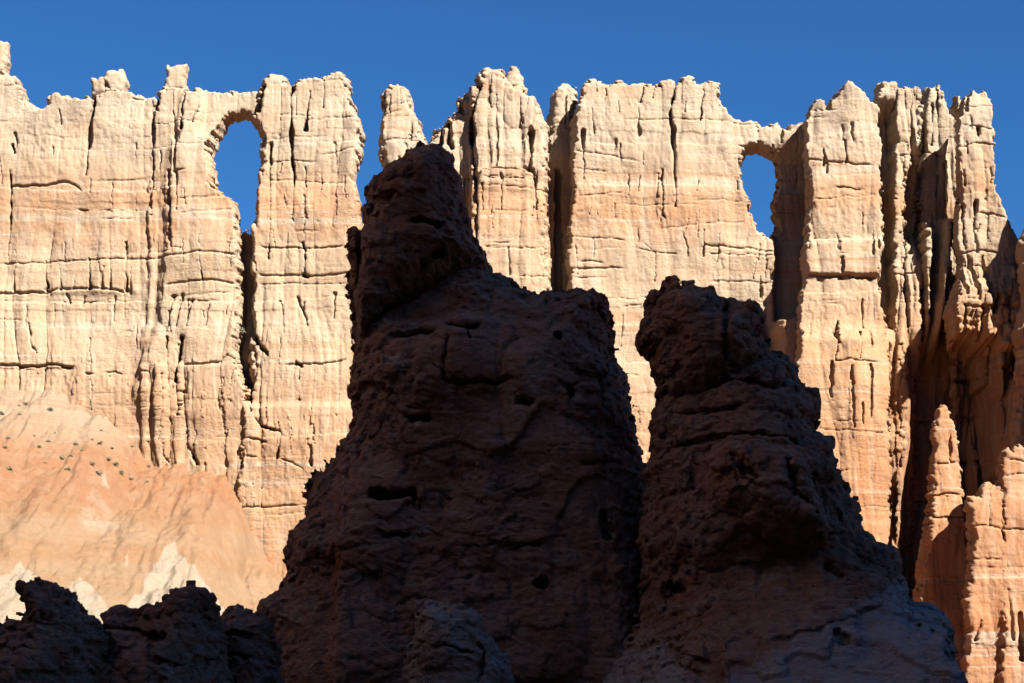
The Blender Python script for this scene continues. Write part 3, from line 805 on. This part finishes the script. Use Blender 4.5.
# lit spire in the shadowed alcove
L_poly = [(908, BOT), (913, 620), (920, 560), (924, 545), (927, 528), (930, 512), (931, 497), (932, 470), (934, 445), (935, 428), (939, 412), (942, 403), (944, 402), (947, 408), (951, 415), (954, 425), (958, 432), (960, 450), (961, 480), (962, 500), (965, 530), (972, 560), (975, BOT)]
L_lines = [('ledge', [(930, 462), (945, 463), (962, 461)], 5, .5), ('ledge', [(930, 497), (945, 493), (963, 495)], 6, .6), ('ledge', [(928, 519), (945, 517), (964, 518)], 6, .6), ('g', [(950, 432), (949, 462)], 1.8, .35), ('g', [(944, 498), (945, 516)], 2, .6)]
wall_thing('rock_spire', 'orange pointed spire lit by the sun inside the dark alcove on the right', 'rock spire', L_poly, 190.5, 1.6, .3, 2.2, taper=.24, dm=.1, relief=wall_relief(L_lines, .45, lambda u, v, X, Z: -.8 * sstep(440, 540, v), 12))

M_poly = [(950, BOT), (963, 683), (965, 660), (968, 630), (967, 600), (971, 560), (972, 530), (969, 508), (970, 497), (975, 493), (980, 494), (984, 483), (990, 482), (996, 485), (1001, 482), (1005, 486), (1006, 560), (1010, BOT)]
wall_thing('rock_column', 'low orange column with a flat top and pale foot at bottom right', 'rock column', M_poly, 184.5, 2.0, .35, 2.2, taper=.24, dm=.1,
           relief=wall_relief([('ledge', [(970, 527), (985, 526), (1002, 528)], 5, .5), ('g', [(980, 622), (975, 640)], 3, 1.0), ('g', [(972, 530), (973, 560)], 2, .6), ('ledge', [(968, 560), (1004, 558)], 4, .3), ('g', [(990, 486), (988, 526)], 2, .4)], .4, None, 13))
N_poly = [(994, BOT), (1000, 640), (999, 590), (1002, 540), (1001, 510), (1002, 480), (1003, 462), (1004, 450), (1009, 447), (1013, 449), (1018, 444), (1024, 446), (1032, 440), (1040, 452), (1060, 460), (1075, BOT)]
wall_thing('rock_column', 'taller orange column at the right edge, split from its neighbour by a dark crack', 'rock column', N_poly, 184.0, 2.0, .35, 2.2, taper=.24, dm=.1,
           relief=wall_relief([('ledge', [(1004, 458), (1030, 462)], 5, .5), ('ledge', [(1002, 475), (1030, 473)], 5, .4), ('ledge', [(1000, 528), (1030, 530)], 5, .5), ('g', [(1008, 590), (1012, 640)], 2, .6), ('g', [(1019, 615), (1023, 660)], 4, 1.4)], .4, None, 14))

# ------------------------------------------------------------------ ground, talus slope, rim behind the camera
def grid_mesh(name, xs, ys, zf, mat, origin=(0, 0, 0), attrs=None):
    X, Y = np.meshgrid(xs, ys, indexing='ij')
    Zg = zf(X, Y)
    nx, ny = X.shape
    V = np.stack([X, Y, Zg], -1).reshape(-1, 3) - np.array(origin)
    i = np.arange(nx * ny).reshape(nx, ny)
    Q = np.stack([i[:-1, :-1], i[1:, :-1], i[1:, 1:], i[:-1, 1:]], -1).reshape(-1, 4)
    me = mesh_from(name, V, Q)
    if attrs:
        for k, fn in attrs.items():
            a = me.attributes.new(k, 'FLOAT', 'POINT')
            a.data.foreach_set('value', fn(X, Y, Zg).reshape(-1).astype(np.float32))
    return link(name, me, mat, origin)

tt = np.linspace(-1, 1, 301)
gx = np.sign(tt) * np.abs(tt) ** 3 * 6000 + tt * 120
tag(grid_mesh('ground', gx, gx, ground_z, M_GROUND), kind='structure')

# talus below the left wall: a height field from the foot of the cliff down to the low rocks
CU = np.array([-200, -60, 0, 50, 80, 100, 122, 143, 165, 200, 226, 240, 262, 290, 330, 380, 420])
CV = np.array([395, 392, 395, 396, 402, 414, 436, 458, 467, 473, 480, 504, 548, 590, 640, 700, 740])
_cx, _cz = to_world(CU, CV, 198.6)
SPURS = [(97, 482, .55, 1.5), (106, 470, .28, .9), (38, 478, .6, 1.2), (165, 517, .62, 1.5), (172, 553, .75, 2.2), (90, 440, .75, 1.2), (205, 475, .9, 1.2), (215, 500, .5, .9), (20, 560, .9, 1.8), (85, 585, .8, 1.8), (-30, 470, .7, 1.3), (250, 545, .7, 1.0), (130, 470, .35, .7), (62, 548, .4, .9), (128, 555, .55, 1.0)]
def slope_px(X, Y, Z):
    return to_px(X, Y, Z)
def slope_z0(X, Y):
    zc = np.interp(X, _cx, _cz)
    zb = np.minimum(3.0, zc - 1.0)
    t = np.clip((Y - 140.0) / 59.0, 0, 1.15)
    return zb + (zc - zb) * (.88 * t + .12 * t * t)
def slope_parts(X, Y):
    z0 = slope_z0(X, Y)
    u, v = to_px(X, Y, z0)
    add = np.zeros_like(z0); pale = np.zeros_like(z0)
    uj = u + 3 * fbm(X * .5, Y * .5, o=3, s=2)
    for k, (ua, va, wd, am) in enumerate(SPURS):
        h = np.clip((v - va) * wd - np.abs(uj - ua), 0, None)
        hh = np.minimum(h * .022 * am, am * .6)
        add = np.maximum(add, hh)
    for ua, va, wd, lim in ((106, 470, .35, 495), (172, 550, .72, 640), (97, 483, .5, 545), (20, 572, .95, 660), (80, 588, .8, 660), (165, 517, .4, 545), (128, 560, .3, 580)):
        q = (v - va) * wd - np.abs(uj - ua)
        pale = np.maximum(pale, sstep(-1, 7, q) * sstep(lim + 8, lim - 8, v) * (1.0 if va > 545 or ua == 106 else .45))
    return z0, add, pale, u, v
def slope_z(X, Y):
    z0, add, pale, u, v = slope_parts(X, Y)
    g = billow(X * .28 + .5 * vn(X * .1, Y * .1), Y * .04, o=3, s=5)
    g2 = fbm(X * .5, Y * .5, o=4, s=6)
    bedline = .25 * sstep(.35, .1, np.abs(z0 - 30.5 - .5 * vn(X * .1, Y * .1))) * np.clip(vn(X * .2, Y * .02) * 2, 0, 1)
    rill = billow(X * .95 + .6 * fbm(X * .3, Y * .3, o=2), Y * .16, o=3, s=9)
    return z0 + add + .75 * g + .25 * g2 + bedline + .20 * rill * (.4 + .6 * sstep(-.3, .4, vn(X * .12, Y * .12)))  + .07 * fbm(X * 2.6, Y * 2.6, o=3, g=.7)
sx = np.arange(-52, -3, .16); sy = np.arange(140, 204, .2)
def red_at(X, Y, Z):
    z0, add, pale, u, v = slope_parts(X, Y)
    r = sstep(435, 475, v) * sstep(540, 500, v) * (.4 + .6 * sstep(-.2, .4, fbm(X * .15, Y * .15, o=3, s=4)))
    return np.clip(r * (1 - pale), 0, 1)
tag(grid_mesh('slope', sx, sy, slope_z, M_SLOPE, attrs={'pale': lambda X, Y, Z: slope_parts(X, Y)[2], 'red': red_at}), kind='structure')

# the canyon rim behind the camera, whose shadow covers the near rocks
def rim_z(X, Y):
    edge = -58 - 14 * vn(X * .02, X * .0 + 3) - 5 * vn(X * .09, X * 0 + 5)
    t = (edge - Y)
    top = 240 + 10 * vn(X * .015, Y * .01) + 4 * vn(X * .08, Y * .08)
    prof = np.interp(t, [-30, -12, 0, 4, 10, 14, 24, 30, 60, 400], [-6, 8, 20, 62, 72, 120, 132, 178, 182, 190]) / 182.
    fade = np.interp(X, [-420, -60, 60, 92, 260, 380, 560], [.1, .2, .5, 1, 1, .3, .1])
    return -3 + (top * prof) * fade + 2.5 * billow(X * .08, Y * .08, o=3)
tag(grid_mesh('hill', np.arange(-420, 561, 3.5), np.concatenate([np.arange(-400, -110, 10), np.arange(-110, -20, 2.0)]), rim_z, M_CLIFF), kind='structure')
# added hill, unseen at left: bounces warm sunlight onto the shaded near rocks
def side_z(X, Y):
    t = (-42 + 5 * vn(Y * .04, X * 0) - X)
    h = np.interp(t, [-14, 0, 8, 16, 30, 60], [-5, 8, 48, 62, 108, 112])
    return h * np.interp(Y, [-70, -30, 90, 150], [0, 1, 1, 0]) - 4 * (t < -10) + 2.0 * billow(X * .1, Y * .1, o=3)
tag(grid_mesh('bounce_hillside', np.arange(-130, -32, 1.5), np.arange(-80, 155, 2.5), side_z, M_CLIFF), kind='structure')
# ------------------------------------------------------------------ the near hoodoos, in the shade of the rim
def near_disp(amp=1.0, seed=0, sz=1.0, joint=1.0):
    def f(x, y, z, N):
        wx = x + .30 * fbm(x * .8 / sz, y * .8, z * .8, o=3, s=seed)
        wz = z + .25 * fbm(x * .5 / sz, y * .5, z * .5, o=3, s=seed + 5) + .06 * x
        f1, f2, c1 = worley(wx * .5 / sz, y * .5 / sz, wz * .9 / sz, seed)
        g1, g2, c2 = worley(wx * 1.4 / sz + 5, y * 1.4 / sz, wz * 2.2 / sz, seed + 9)
        k1, k2, c3 = worley(wx * 3.6 / sz + 5, y * 3.6 / sz, wz * 5.2 / sz, seed + 19)
        brk = np.clip(fbm(x * .25, y * .25, z * .35, o=3, s=seed + 4) * 1.8 + .5, 0, 1)      # broken zones and sounder faces
        d = .13 * c1 - joint * .05 * sstep(.08, .0, f2 - f1)
        d = d + brk * (.09 * c2 + .045 * c3 - joint * .03 * sstep(.12, .0, g2 - g1))
        hard = vn(wz * 1.3, x * .05 + seed, y * .05)                                         # harder and softer beds
        d = d + .10 * hard + .10 * fbm(x * .45, y * .45, z * .6, o=3, s=seed)
        d = d + .055 * fbm(x * 2.4, y * 2.4, z * 3.6, o=4, g=.65, s=seed + 1)
        w = .5 + .5 * np.abs(N[:, 1])
        return amp * d * w
    return f

def near_relief(lines, seed=0, extra=None):
    def f(u, v, X, Z):
        r = -.3 * billow(X / 3.5, Z / 4.5, o=2, s=seed) - .6 * fbm(X * .16, Z * .16, o=3, s=seed + 1)
        for kind, pts, w, dep in lines:
            if kind == 'g':
                r = r + dep * groove(u, v, pts, w, 2.0, 2)
            else:
                p = np.asarray(pts, float)
                m = (u >= p[:, 0].min()) & (u <= p[:, 0].max())
                y0 = np.interp(u, p[:, 0], p[:, 1]) + fbm(u / 11, o=3) * 2.5
                t = v - y0
                fade = np.clip(np.minimum(u - p[:, 0].min(), p[:, 0].max() - u) / 10., 0, 1)
                r = r + np.where(m, fade * dep * sstep(-1.5, 1.0, t) * sstep(w, w * .3, t), 0)
        if extra is not None:
            r = r + extra(u, v, X, Z)
        return r
    return f

def near_thing(name, label, cat, poly, Yf, E, R, back, vox=.065, mat=None, parent=None, dz=None, rough=2.8, **kw):
    me, org = build_rock(name, mat or M_NEAR, poly, Yf, E, R, back, vox, rough=rough, rough_scale=5.0, vy=vox * 1.15, fade_w=2.2, dm=.85, disp=dz, **kw)
    o = link(name, me, mat or M_NEAR, org, parent)
    if parent is None: tag(o, label, cat)
    elif label: o['label'] = label
    return o

B2 = 770
H1_poly = [(235, B2), (252, 690), (257, 660), (257, 632), (257, 599), (268, 594), (279, 588), (284, 578), (285, 566), (284, 552), (284, 541), (292, 528), (301, 518), (303, 500), (304, 483), (309, 474), (316, 468), (325, 460), (333, 456), (337, 449), (339, 441), (343, 437), (349, 438), (349, 420), (349, 393),
           (352, 355), (357, 335), (362, 322), (378, 310), (400, 292), (440, 266), (486, 256), (490, 271), (502, 276), (509, 278), (515, 282), (518, 287), (526, 290), (533, 291.5), (548, 293), (560, 294), (574, 290), (583, 289), (592, 290), (599, 292), (604, 297), (608, 302), (611, 307), (613, 316), (612, 325), (615, 334), (614, 346), (614, 357), (618, 364.5),
           (624, 367), (627, 372), (628.5, 382), (628.5, 392), (632, 405), (633, 416), (635, 430), (637, 440), (641, 455), (645, 466), (652, 480), (662, 520), (668, 600), (680, 690), (690, B2)]
H1_lines = [('l', [(395, 350), (420, 349), (445, 350)], 7, .7), ('l', [(446, 343), (470, 345), (484, 344)], 8, 1.0), ('l', [(512, 417), (521, 418), (531, 425)], 10, 1.3), ('g', [(565, 413), (567, 418)], 6.5, 1.6), ('g', [(556, 355), (557, 357)], 3.5, 1.0), ('g', [(379, 508), (396, 510), (419, 509)], 6, 1.1),
            ('g', [(414, 436), (430, 436)], 6, 1.0), ('g', [(520, 421), (528, 424)], 5, 1.3), ('g', [(470, 352), (472, 360)], 3, .5), ('l', [(380, 545), (420, 548)], 6, .5), ('l', [(508, 560), (545, 556)], 6, .5), ('l', [(560, 322), (596, 318)], 6, .5), ('g', [(596, 390), (600, 420), (612, 440)], 4, .6),
            ('l', [(575, 480), (600, 474), (620, 476)], 6, .6), ('g', [(598, 530), (602, 550)], 4, .7), ('g', [(538, 595), (541, 597)], 5, .9), ('g', [(450, 360), (448, 400)], 3, .4), ('l', [(440, 402), (520, 398)], 6, .4), ('g', [(363, 454), (364, 468)], 3, .6), ('l', [(570, 390), (604, 386)], 5, .45), ('g', [(606, 372), (601, 390)], 3, .6)]
def H1_extra(u, v, X, Z):
    # the left shoulder stands behind the main face; the base spreads towards the camera
    r = 1.2 * sstep(352, 338, u) * sstep(430, 470, v)
    return r - 1.6 * sstep(430, 700, v) - .5 * sstep(300, 420, v)
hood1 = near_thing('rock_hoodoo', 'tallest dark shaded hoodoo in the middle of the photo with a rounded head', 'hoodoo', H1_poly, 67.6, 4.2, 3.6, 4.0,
                   relief=near_relief(H1_lines, 1, H1_extra), dz=near_disp(1.0, 3), pale=lambda u, v: .25 * sstep(640, 560, v) * (fbm(u / 40, v / 20, o=3) > .25))
cap1_poly = [(353, 350), (352, 334), (350, 309), (347, 290), (345, 282), (346, 268), (345, 258), (346, 247), (347, 231), (354, 227), (361, 226), (362, 214), (365, 203), (367, 194), (370, 186), (375, 179), (380, 174), (389, 168), (396, 166), (402, 164), (405, 156), (412, 153), (420, 150.5), (430, 149), (437, 148), (444, 151), (450, 155), (454, 159), (454, 168),
             (461, 177), (463, 189), (465, 203), (470, 214), (472, 224), (477, 238), (482, 249), (488, 259), (490, 271), (484, 278), (455, 292), (425, 303), (400, 314), (380, 330), (372, 345), (362, 356)]
near_thing('cap_rock', 'rounded head of the hoodoo, set on a slanting joint', '', cap1_poly, 68.0, 3.0, 1.3, 3.0, parent=hood1,
           relief=near_relief([('g', [(437, 271), (444, 268)], 5, 1.3), ('g', [(424, 281), (430, 277)], 4, .9), ('l', [(410, 240), (430, 241), (452, 246)], 8, .7), ('g', [(375, 213), (392, 215)], 5, .9), ('l', [(440, 252), (462, 250)], 5, .5), ('g', [(360, 228), (380, 232)], 5, .7),
                               ('g', [(362, 228), (366, 250), (362, 290)], 5, .8), ('l', [(404, 166), (454, 169)], 5, .5), ('l', [(380, 196), (420, 198)], 5, .4)], 2, lambda u, v, X, Z: .9 * sstep(368, 360, u) * sstep(220, 226, v)),
           dz=near_disp(.9, 5, .8))

H2_poly = [(560, B2), (592, 700), (604, 683), (615, 662), (626, 641), (636, 622), (641, 600), (644, 560), (643, 520), (645, 490), (647, 466), (649, 460), (651, 440), (652, 415), (656, 400), (661, 389), (664, 372), (690, 350), (740, 345), (764, 350),
           (769, 355), (775, 353), (787, 358), (788, 363), (795, 365), (798, 376), (801.5, 386), (810, 387), (815, 391), (819, 396), (820, 410), (820.5, 424), (817, 432), (824, 436), (830, 439), (835, 446), (836, 458), (842, 478), (848, 495), (854, 500), (858, 505), (859, 514), (861, 524),
           (868, 536), (873, 543), (884, 547), (894, 551), (901, 566), (906, 578), (908, 590), (911, 599), (924, 601), (935, 604), (944, 616), (950, 628), (953, 645), (954, 661), (958, 683), (970, 710), (990, B2)]
H2_lines = [('g', [(800, 425), (808, 424), (816, 430)], 6, 1.0), ('l', [(660, 420), (700, 424), (740, 420)], 6, .5), ('l', [(665, 455), (720, 450), (790, 456)], 6, .5), ('g', [(690, 400), (720, 396), (760, 402)], 4, .5), ('g', [(762, 404), (775, 395), (782, 380), (772, 372), (764, 384), (762, 404)], 3, .5),
            ('g', [(716, 478), (728, 496), (738, 502)], 3.5, .6), ('g', [(765, 484), (772, 515), (792, 535)], 4.5, .8), ('g', [(665, 592), (676, 597)], 7, 1.2), ('g', [(806, 580), (818, 590)], 5, .6), ('l', [(650, 560), (690, 566)], 6, .5), ('g', [(690, 470), (686, 500), (660, 505)], 4, .5),
            ('g', [(804, 646), (812, 650)], 5, .5), ('l', [(740, 655), (790, 640), (860, 615)], 4, .22), ('l', [(620, 665), (660, 672), (690, 683)], 6, .5), ('g', [(636, 640), (660, 655), (690, 672)], 3, .4), ('g', [(780, 560), (800, 548), (840, 550)], 4, .4)]
BROW = [(684, 474), (700, 462), (740, 462), (790, 470), (800, 510), (806, 552), (786, 558), (768, 556), (748, 550), (728, 532), (708, 524), (690, 508)]
def H2_extra(u, v, X, Z):
    sd = poly_sd(u + 3 * fbm(u / 15, v / 15, o=2), v + 3 * fbm(u / 12, v / 12, o=2, s=4), BROW)
    r = -1.5 * np.clip(-sd / 22, 0, 1) ** .5                                   # overhanging brow
    r = r + 1.0 * np.exp(-((u - 745) / 55) ** 2 - ((v - 575) / 26) ** 2)       # hollow beneath it
    ap = np.clip((v - 560) + (u - 800) * .35, 0, 200)                           # apron spreading forward at the foot
    r = r - .022 * ap - 1.2 * sstep(400, 560, v)
    r = r - 1.4 * np.clip(v - 625 + (620 - u) * 1.0 * (u < 700), 0, 90) / 90
    return r
def H2_pale(u, v):
    a = sstep(0, 40, v - (650 - (u - 730) * .55)) * sstep(680, 740, u)
    b = sstep(-5, 20, v - (625 + np.abs(u - 640) * .55)) * sstep(715, 680, u)
    c = .7 * np.exp(-((u - 770) / 40) ** 2 - ((v - 575) / 22) ** 2)
    return np.clip(a + b + c, 0, 1)
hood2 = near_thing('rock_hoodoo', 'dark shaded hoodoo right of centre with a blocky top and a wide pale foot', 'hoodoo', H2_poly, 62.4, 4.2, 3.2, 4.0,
                   relief=near_relief(H2_lines, 3, H2_extra), dz=near_disp(1.05, 7, .9), pale=H2_pale)
cap2_poly = [(668, 402), (661, 393), (660, 386), (658, 380), (655, 370), (652, 359.5), (651, 353), (646, 348), (642, 343), (640, 336), (639, 330), (640, 321), (646, 318), (649, 315), (649, 309), (647, 306), (646, 300), (647, 294), (653, 291), (660, 293), (661, 288), (659, 281.5), (668, 280.5), (678, 281), (680, 285), (690, 283), (696, 284), (698.5, 289), (704, 289), (705.5, 286.5), (710, 288), (712, 291),
             (716, 296), (718, 301), (723, 303), (725, 298.5), (730, 300.5), (732, 304), (741, 305), (743, 302.5), (753, 302.5), (756, 308), (759, 315), (765, 323), (765.5, 328), (761, 331), (767, 333), (768.5, 343), (762, 346), (766, 356), (768, 372), (740, 392), (700, 405)]
near_thing('cap_rock', 'blocky overhanging top of the hoodoo', '', cap2_poly, 62.6, 3.4, 1.5, 3.2, parent=hood2,
           relief=near_relief([('g', [(722, 316), (716, 345), (718, 372)], 5, .8), ('l', [(722, 346), (745, 344), (764, 348)], 5, .6), ('l', [(735, 328), (764, 330)], 4, .5), ('l', [(648, 309), (660, 305), (700, 300), (722, 308), (752, 312)], 5, .6), ('g', [(745, 330), (748, 344)], 3, .5), ('g', [(661, 293), (663, 304)], 2.5, .6), ('g', [(680, 285), (679, 300)], 2.5, .6), ('g', [(700, 289), (702, 300)], 2.5, .6), ('g', [(741, 304), (740, 314)], 2.5, .6), ('l', [(660, 293), (680, 292), (698, 293)], 3, .4)], 4, None), dz=near_disp(.9, 11, .7))

L1_poly = [(-90, B2), (-80, 640), (-50, 622), (-25, 634), (0, 627), (7, 619), (14, 617), (23, 615), (25, 607), (22, 598), (21, 590), (22, 583), (28, 580), (35.5, 579), (45, 584), (55, 585), (62, 588), (68, 594), (74, 595), (77, 603), (79, 611), (85, 616), (92, 616), (96, 622), (104, 640), (118, 700), (125, B2)]
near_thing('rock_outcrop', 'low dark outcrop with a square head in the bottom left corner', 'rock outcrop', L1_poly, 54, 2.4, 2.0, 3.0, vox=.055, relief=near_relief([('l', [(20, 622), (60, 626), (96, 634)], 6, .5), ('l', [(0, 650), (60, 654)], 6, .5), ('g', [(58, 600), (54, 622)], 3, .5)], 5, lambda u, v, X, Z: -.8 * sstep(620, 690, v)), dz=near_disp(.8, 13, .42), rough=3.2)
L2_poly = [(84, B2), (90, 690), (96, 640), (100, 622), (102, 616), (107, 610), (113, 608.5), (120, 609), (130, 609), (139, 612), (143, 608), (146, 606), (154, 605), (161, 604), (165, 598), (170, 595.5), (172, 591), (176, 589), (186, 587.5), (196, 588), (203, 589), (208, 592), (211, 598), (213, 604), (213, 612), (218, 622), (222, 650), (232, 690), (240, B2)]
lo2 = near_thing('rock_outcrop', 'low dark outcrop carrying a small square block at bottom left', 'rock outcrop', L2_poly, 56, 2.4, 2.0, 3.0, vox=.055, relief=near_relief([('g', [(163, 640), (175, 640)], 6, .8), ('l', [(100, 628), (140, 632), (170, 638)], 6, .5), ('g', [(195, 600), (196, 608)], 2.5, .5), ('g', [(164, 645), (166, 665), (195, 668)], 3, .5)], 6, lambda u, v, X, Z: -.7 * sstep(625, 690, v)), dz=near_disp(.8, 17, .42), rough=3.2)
L3_poly = [(205, B2), (208, 690), (210, 650), (212, 628), (218, 618), (222, 614), (228, 612), (231, 608.5), (238, 607), (246, 609), (250, 612), (256, 613), (266, 616), (275, 640), (285, B2)]
near_thing('rock_outcrop', 'low rubbly outcrop pressed against the left foot of the tallest hoodoo', 'rock outcrop', L3_poly, 60, 2.0, 1.6, 2.0, vox=.055, relief=near_relief([('l', [(215, 632), (260, 634)], 6, .5), ('l', [(210, 652), (260, 656)], 5, .4)], 7), dz=near_disp(.7, 19, .5), rough=2.6, pale=lambda u, v: .7 * sstep(635, 660, v))
L4_poly = [(396, B2), (405, 700), (407, 683), (409, 660), (413, 640), (414, 625), (416, 611), (423, 606), (432, 603), (445, 606), (460, 607), (474, 609), (480, 620), (484, 632), (493, 640), (499, 653), (506, 658), (511, 668), (514, 690), (525, B2)]
near_thing('rock_outcrop', 'pale grey knob of rock low in front of the tallest hoodoo', 'rock outcrop', L4_poly, 58.5, 1.6, .7, 2.2, vox=.05, mat=M_GREY, relief=near_relief([('l', [(418, 652), (450, 648), (480, 656)], 5, .5), ('g', [(476, 640), (484, 655), (480, 683)], 3, .6)], 8), dz=near_disp(.7, 23, .45), rough=2.6, pale=lambda u, v: .5 + 0 * u)

# loose stones
def stone(u, v, w, h, D, seed, label, group=None, mat=None, n=18, blocky=.8):
    r = np.random.RandomState(seed)
    s = D / FPX
    g = np.linspace(-1, 1, n)
    V, Q = [], []
    for ax in range(3):
        for sg in (-1, 1):
            a, b = np.meshgrid(g, g, indexing='ij')
            P = np.zeros((n, n, 3)); P[..., ax] = sg; P[..., (ax + 1) % 3] = a; P[..., (ax + 2) % 3] = b * sg
            i = np.arange(n * n).reshape(n, n) + sum(len(q) for q in V)
            V.append(P.reshape(-1, 3)); Q.append(np.stack([i[:-1, :-1], i[1:, :-1], i[1:, 1:], i[:-1, 1:]], -1).reshape(-1, 4))
    V = np.concatenate(V); Q = np.concatenate(Q)
    V = np.tan(V * .785)
    d = V / np.linalg.norm(V, axis=1, keepdims=True)
    pl = r.randn(16, 3); pl /= np.linalg.norm(pl, axis=1, keepdims=True)
    pl = np.concatenate([pl, np.eye(3), -np.eye(3)])
    off = np.concatenate([r.uniform(.8, 1.1, 16), np.full(6, blocky)])
    den = d @ pl.T
    rad = np.min(np.where(den > .05, off / np.maximum(den, .05), 9), 1)
    P = d * rad[:, None]
    P *= (1 + .05 * fbm(P[:, 0] * 2 + seed, P[:, 1] * 2, P[:, 2] * 2, o=4) + .03 * billow(P[:, 0] * 4 + seed, P[:, 1] * 4, P[:, 2] * 4))[:, None]
    P /= np.abs(P).max(0)
    P *= np.array([w * s / 2, min(w, h * 1.5) * s / 2, h * s / 2])
    X, Z = to_world(u, v + h / 2, D)
    P[:, 2] += h * s / 2
    # merge the cube seams
    key = np.round(P, 5)
    _, first, inv = np.unique(key, axis=0, return_index=True, return_inverse=True)
    me = mesh_from('boulder', P[first], inv.reshape(-1)[Q].astype(np.int32))
    o = link('boulder', me, mat or M_NEAR, (float(X), D, float(Z)))
    return tag(o, label, 'boulder', group)
DT = 65.6
stone(191, 584.5, 9.5, 8, 58.4, 5, 'small square block balanced on the top of the low outcrop', blocky=.72)
gtop = 'stones lying on the right hoodoo'
stone(777, 356, 17, 9, DT, 24, 'flat stone on the ledge below the right end of the hoodoo top', gtop)
stone(811, 405, 21, 38, DT + .1, 26, 'tall dark block standing on the right flank of the hoodoo', gtop)
stone(827, 443, 18, 15, DT, 28, 'small block jutting out under the tall block on the hoodoo flank', gtop)

# ------------------------------------------------------------------ shrubs dotted over the talus
def shrub_mesh(seed):
    r = np.random.RandomState(seed)
    V, Q = [], []
    def quad(c, a, b):
        i = len(V)
        V.extend([c - a - b, c + a - b, c + a + b, c - a + b]); Q.append([i, i + 1, i + 2, i + 3])
    for k in range(170):
        d = r.randn(3); d /= np.linalg.norm(d); d[2] = abs(d[2])
        rad = r.rand() ** .4 * (.75 + .35 * vn(d[0] * 2 + seed, d[1] * 2, d[2] * 2))
        c = d * rad * np.array([.5, .5, .62]) + np.array([0, 0, .08])
        a = r.randn(3); a *= .075 / np.linalg.norm(a)
        b = np.cross(a, r.randn(3)); b *= .05 / np.linalg.norm(b)
        quad(c, a, b)
    me = mesh_from('shrub', np.array(V), np.array(Q), False)
    me.materials.append(M_LEAF); me.materials.append(M_STEM)
    import bmesh
    bm = bmesh.new(); bm.from_mesh(me)
    for k in range(6):
        d = Vector((r.randn() * .5, r.randn() * .5, 1)).normalized()
        L = .45
        mat4 = Vector((0, 0, 1)).rotation_difference(d).to_matrix().to_4x4()
        mat4.translation = d * L / 2 - Vector((0, 0, .08))
        res = bmesh.ops.create_cone(bm, segments=5, radius1=.022, radius2=.008, depth=L, matrix=mat4, cap_ends=True)
        for q in {f for vtx in res['verts'] for f in vtx.link_faces}: q.material_index = 1
    bm.to_mesh(me); bm.free()
    return me
SH = [shrub_mesh(k) for k in (1, 2, 3, 4)]
def on_slope(u, v):
    Y = np.arange(203.5, 141, -.1)
    X = (u - 512) / FPX * Y
    for _ in range(4):
        Zs = slope_z(X, Y)
        X = (u - 512) / FPX * (Y * CP + (Zs - CAMZ) * SP)
    _, vv = to_px(X, Y, Zs)
    i = np.argmin(np.abs(vv - v))
    return float(X[i]), float(Y[i]), float(Zs[i])
SHRUBS = [(1, 411, 1.3), (26, 402, .8), (50, 408, 1.0), (20, 398, .5), (9, 436, .9), (39, 445, 1.1), (48, 439, .7), (62, 456, 1.35), (71, 454, .8), (68, 467, .7), (92, 437, .9), (100, 441, .75), (101, 428, .9), (108, 457, .75), (115, 462, .75), (121, 471, 1.0), (112, 445, .6),
          (131, 477, .95), (147, 479, .8), (148, 464, .7), (92, 462, .9), (98, 471, .9), (9, 467, 1.35), (76, 442, .7), (60, 469, .6), (45, 461, .6), (132, 444, .55), (55, 430, .5), (129, 471, .6), (20, 412, .5), (19, 403, .45), (5, 446, .55), (82, 448, .5), (34, 433, .5), (118, 455, .5)]
SLAB = {0: 'dark shrub at the left edge of the photo, highest on the talus', 7: 'largest sage-green shrub on the bare talus below the long ledge', 22: 'wide low shrub on the red talus near the left edge', 12: 'small dark shrub against the foot of the cliff where the talus meets it'}
_rs = np.random.RandomState(5)
for k, (u, v, s) in enumerate(SHRUBS):
    o = bpy.data.objects.new('shrub', SH[k % 4])
    COL.objects.link(o)
    x, y, z = on_slope(u, v + 2.5)
    o.location = (x, y, z - .05)
    s *= .45 + .55 * _rs.rand()
    o.scale = (s * (1.0 + .3 * _rs.rand()), s, s * .7)
    o.rotation_euler = (0, 0, _rs.rand() * 6.28)
    tag(o, SLAB.get(k, 'small grey-green shrub scattered on the orange talus slope below the left wall'), 'shrub', 'shrubs dotted over the talus slope')

x, z = to_world(242.5, 333, 200.4)
o = bpy.data.objects.new('shrub', SH[2]); COL.objects.link(o)
o.location = (float(x), 200.4, float(z)); o.scale = (.75, .75, 1.0)
tag(o, 'green bush wedged in the dark cleft under the larger window', 'shrub')
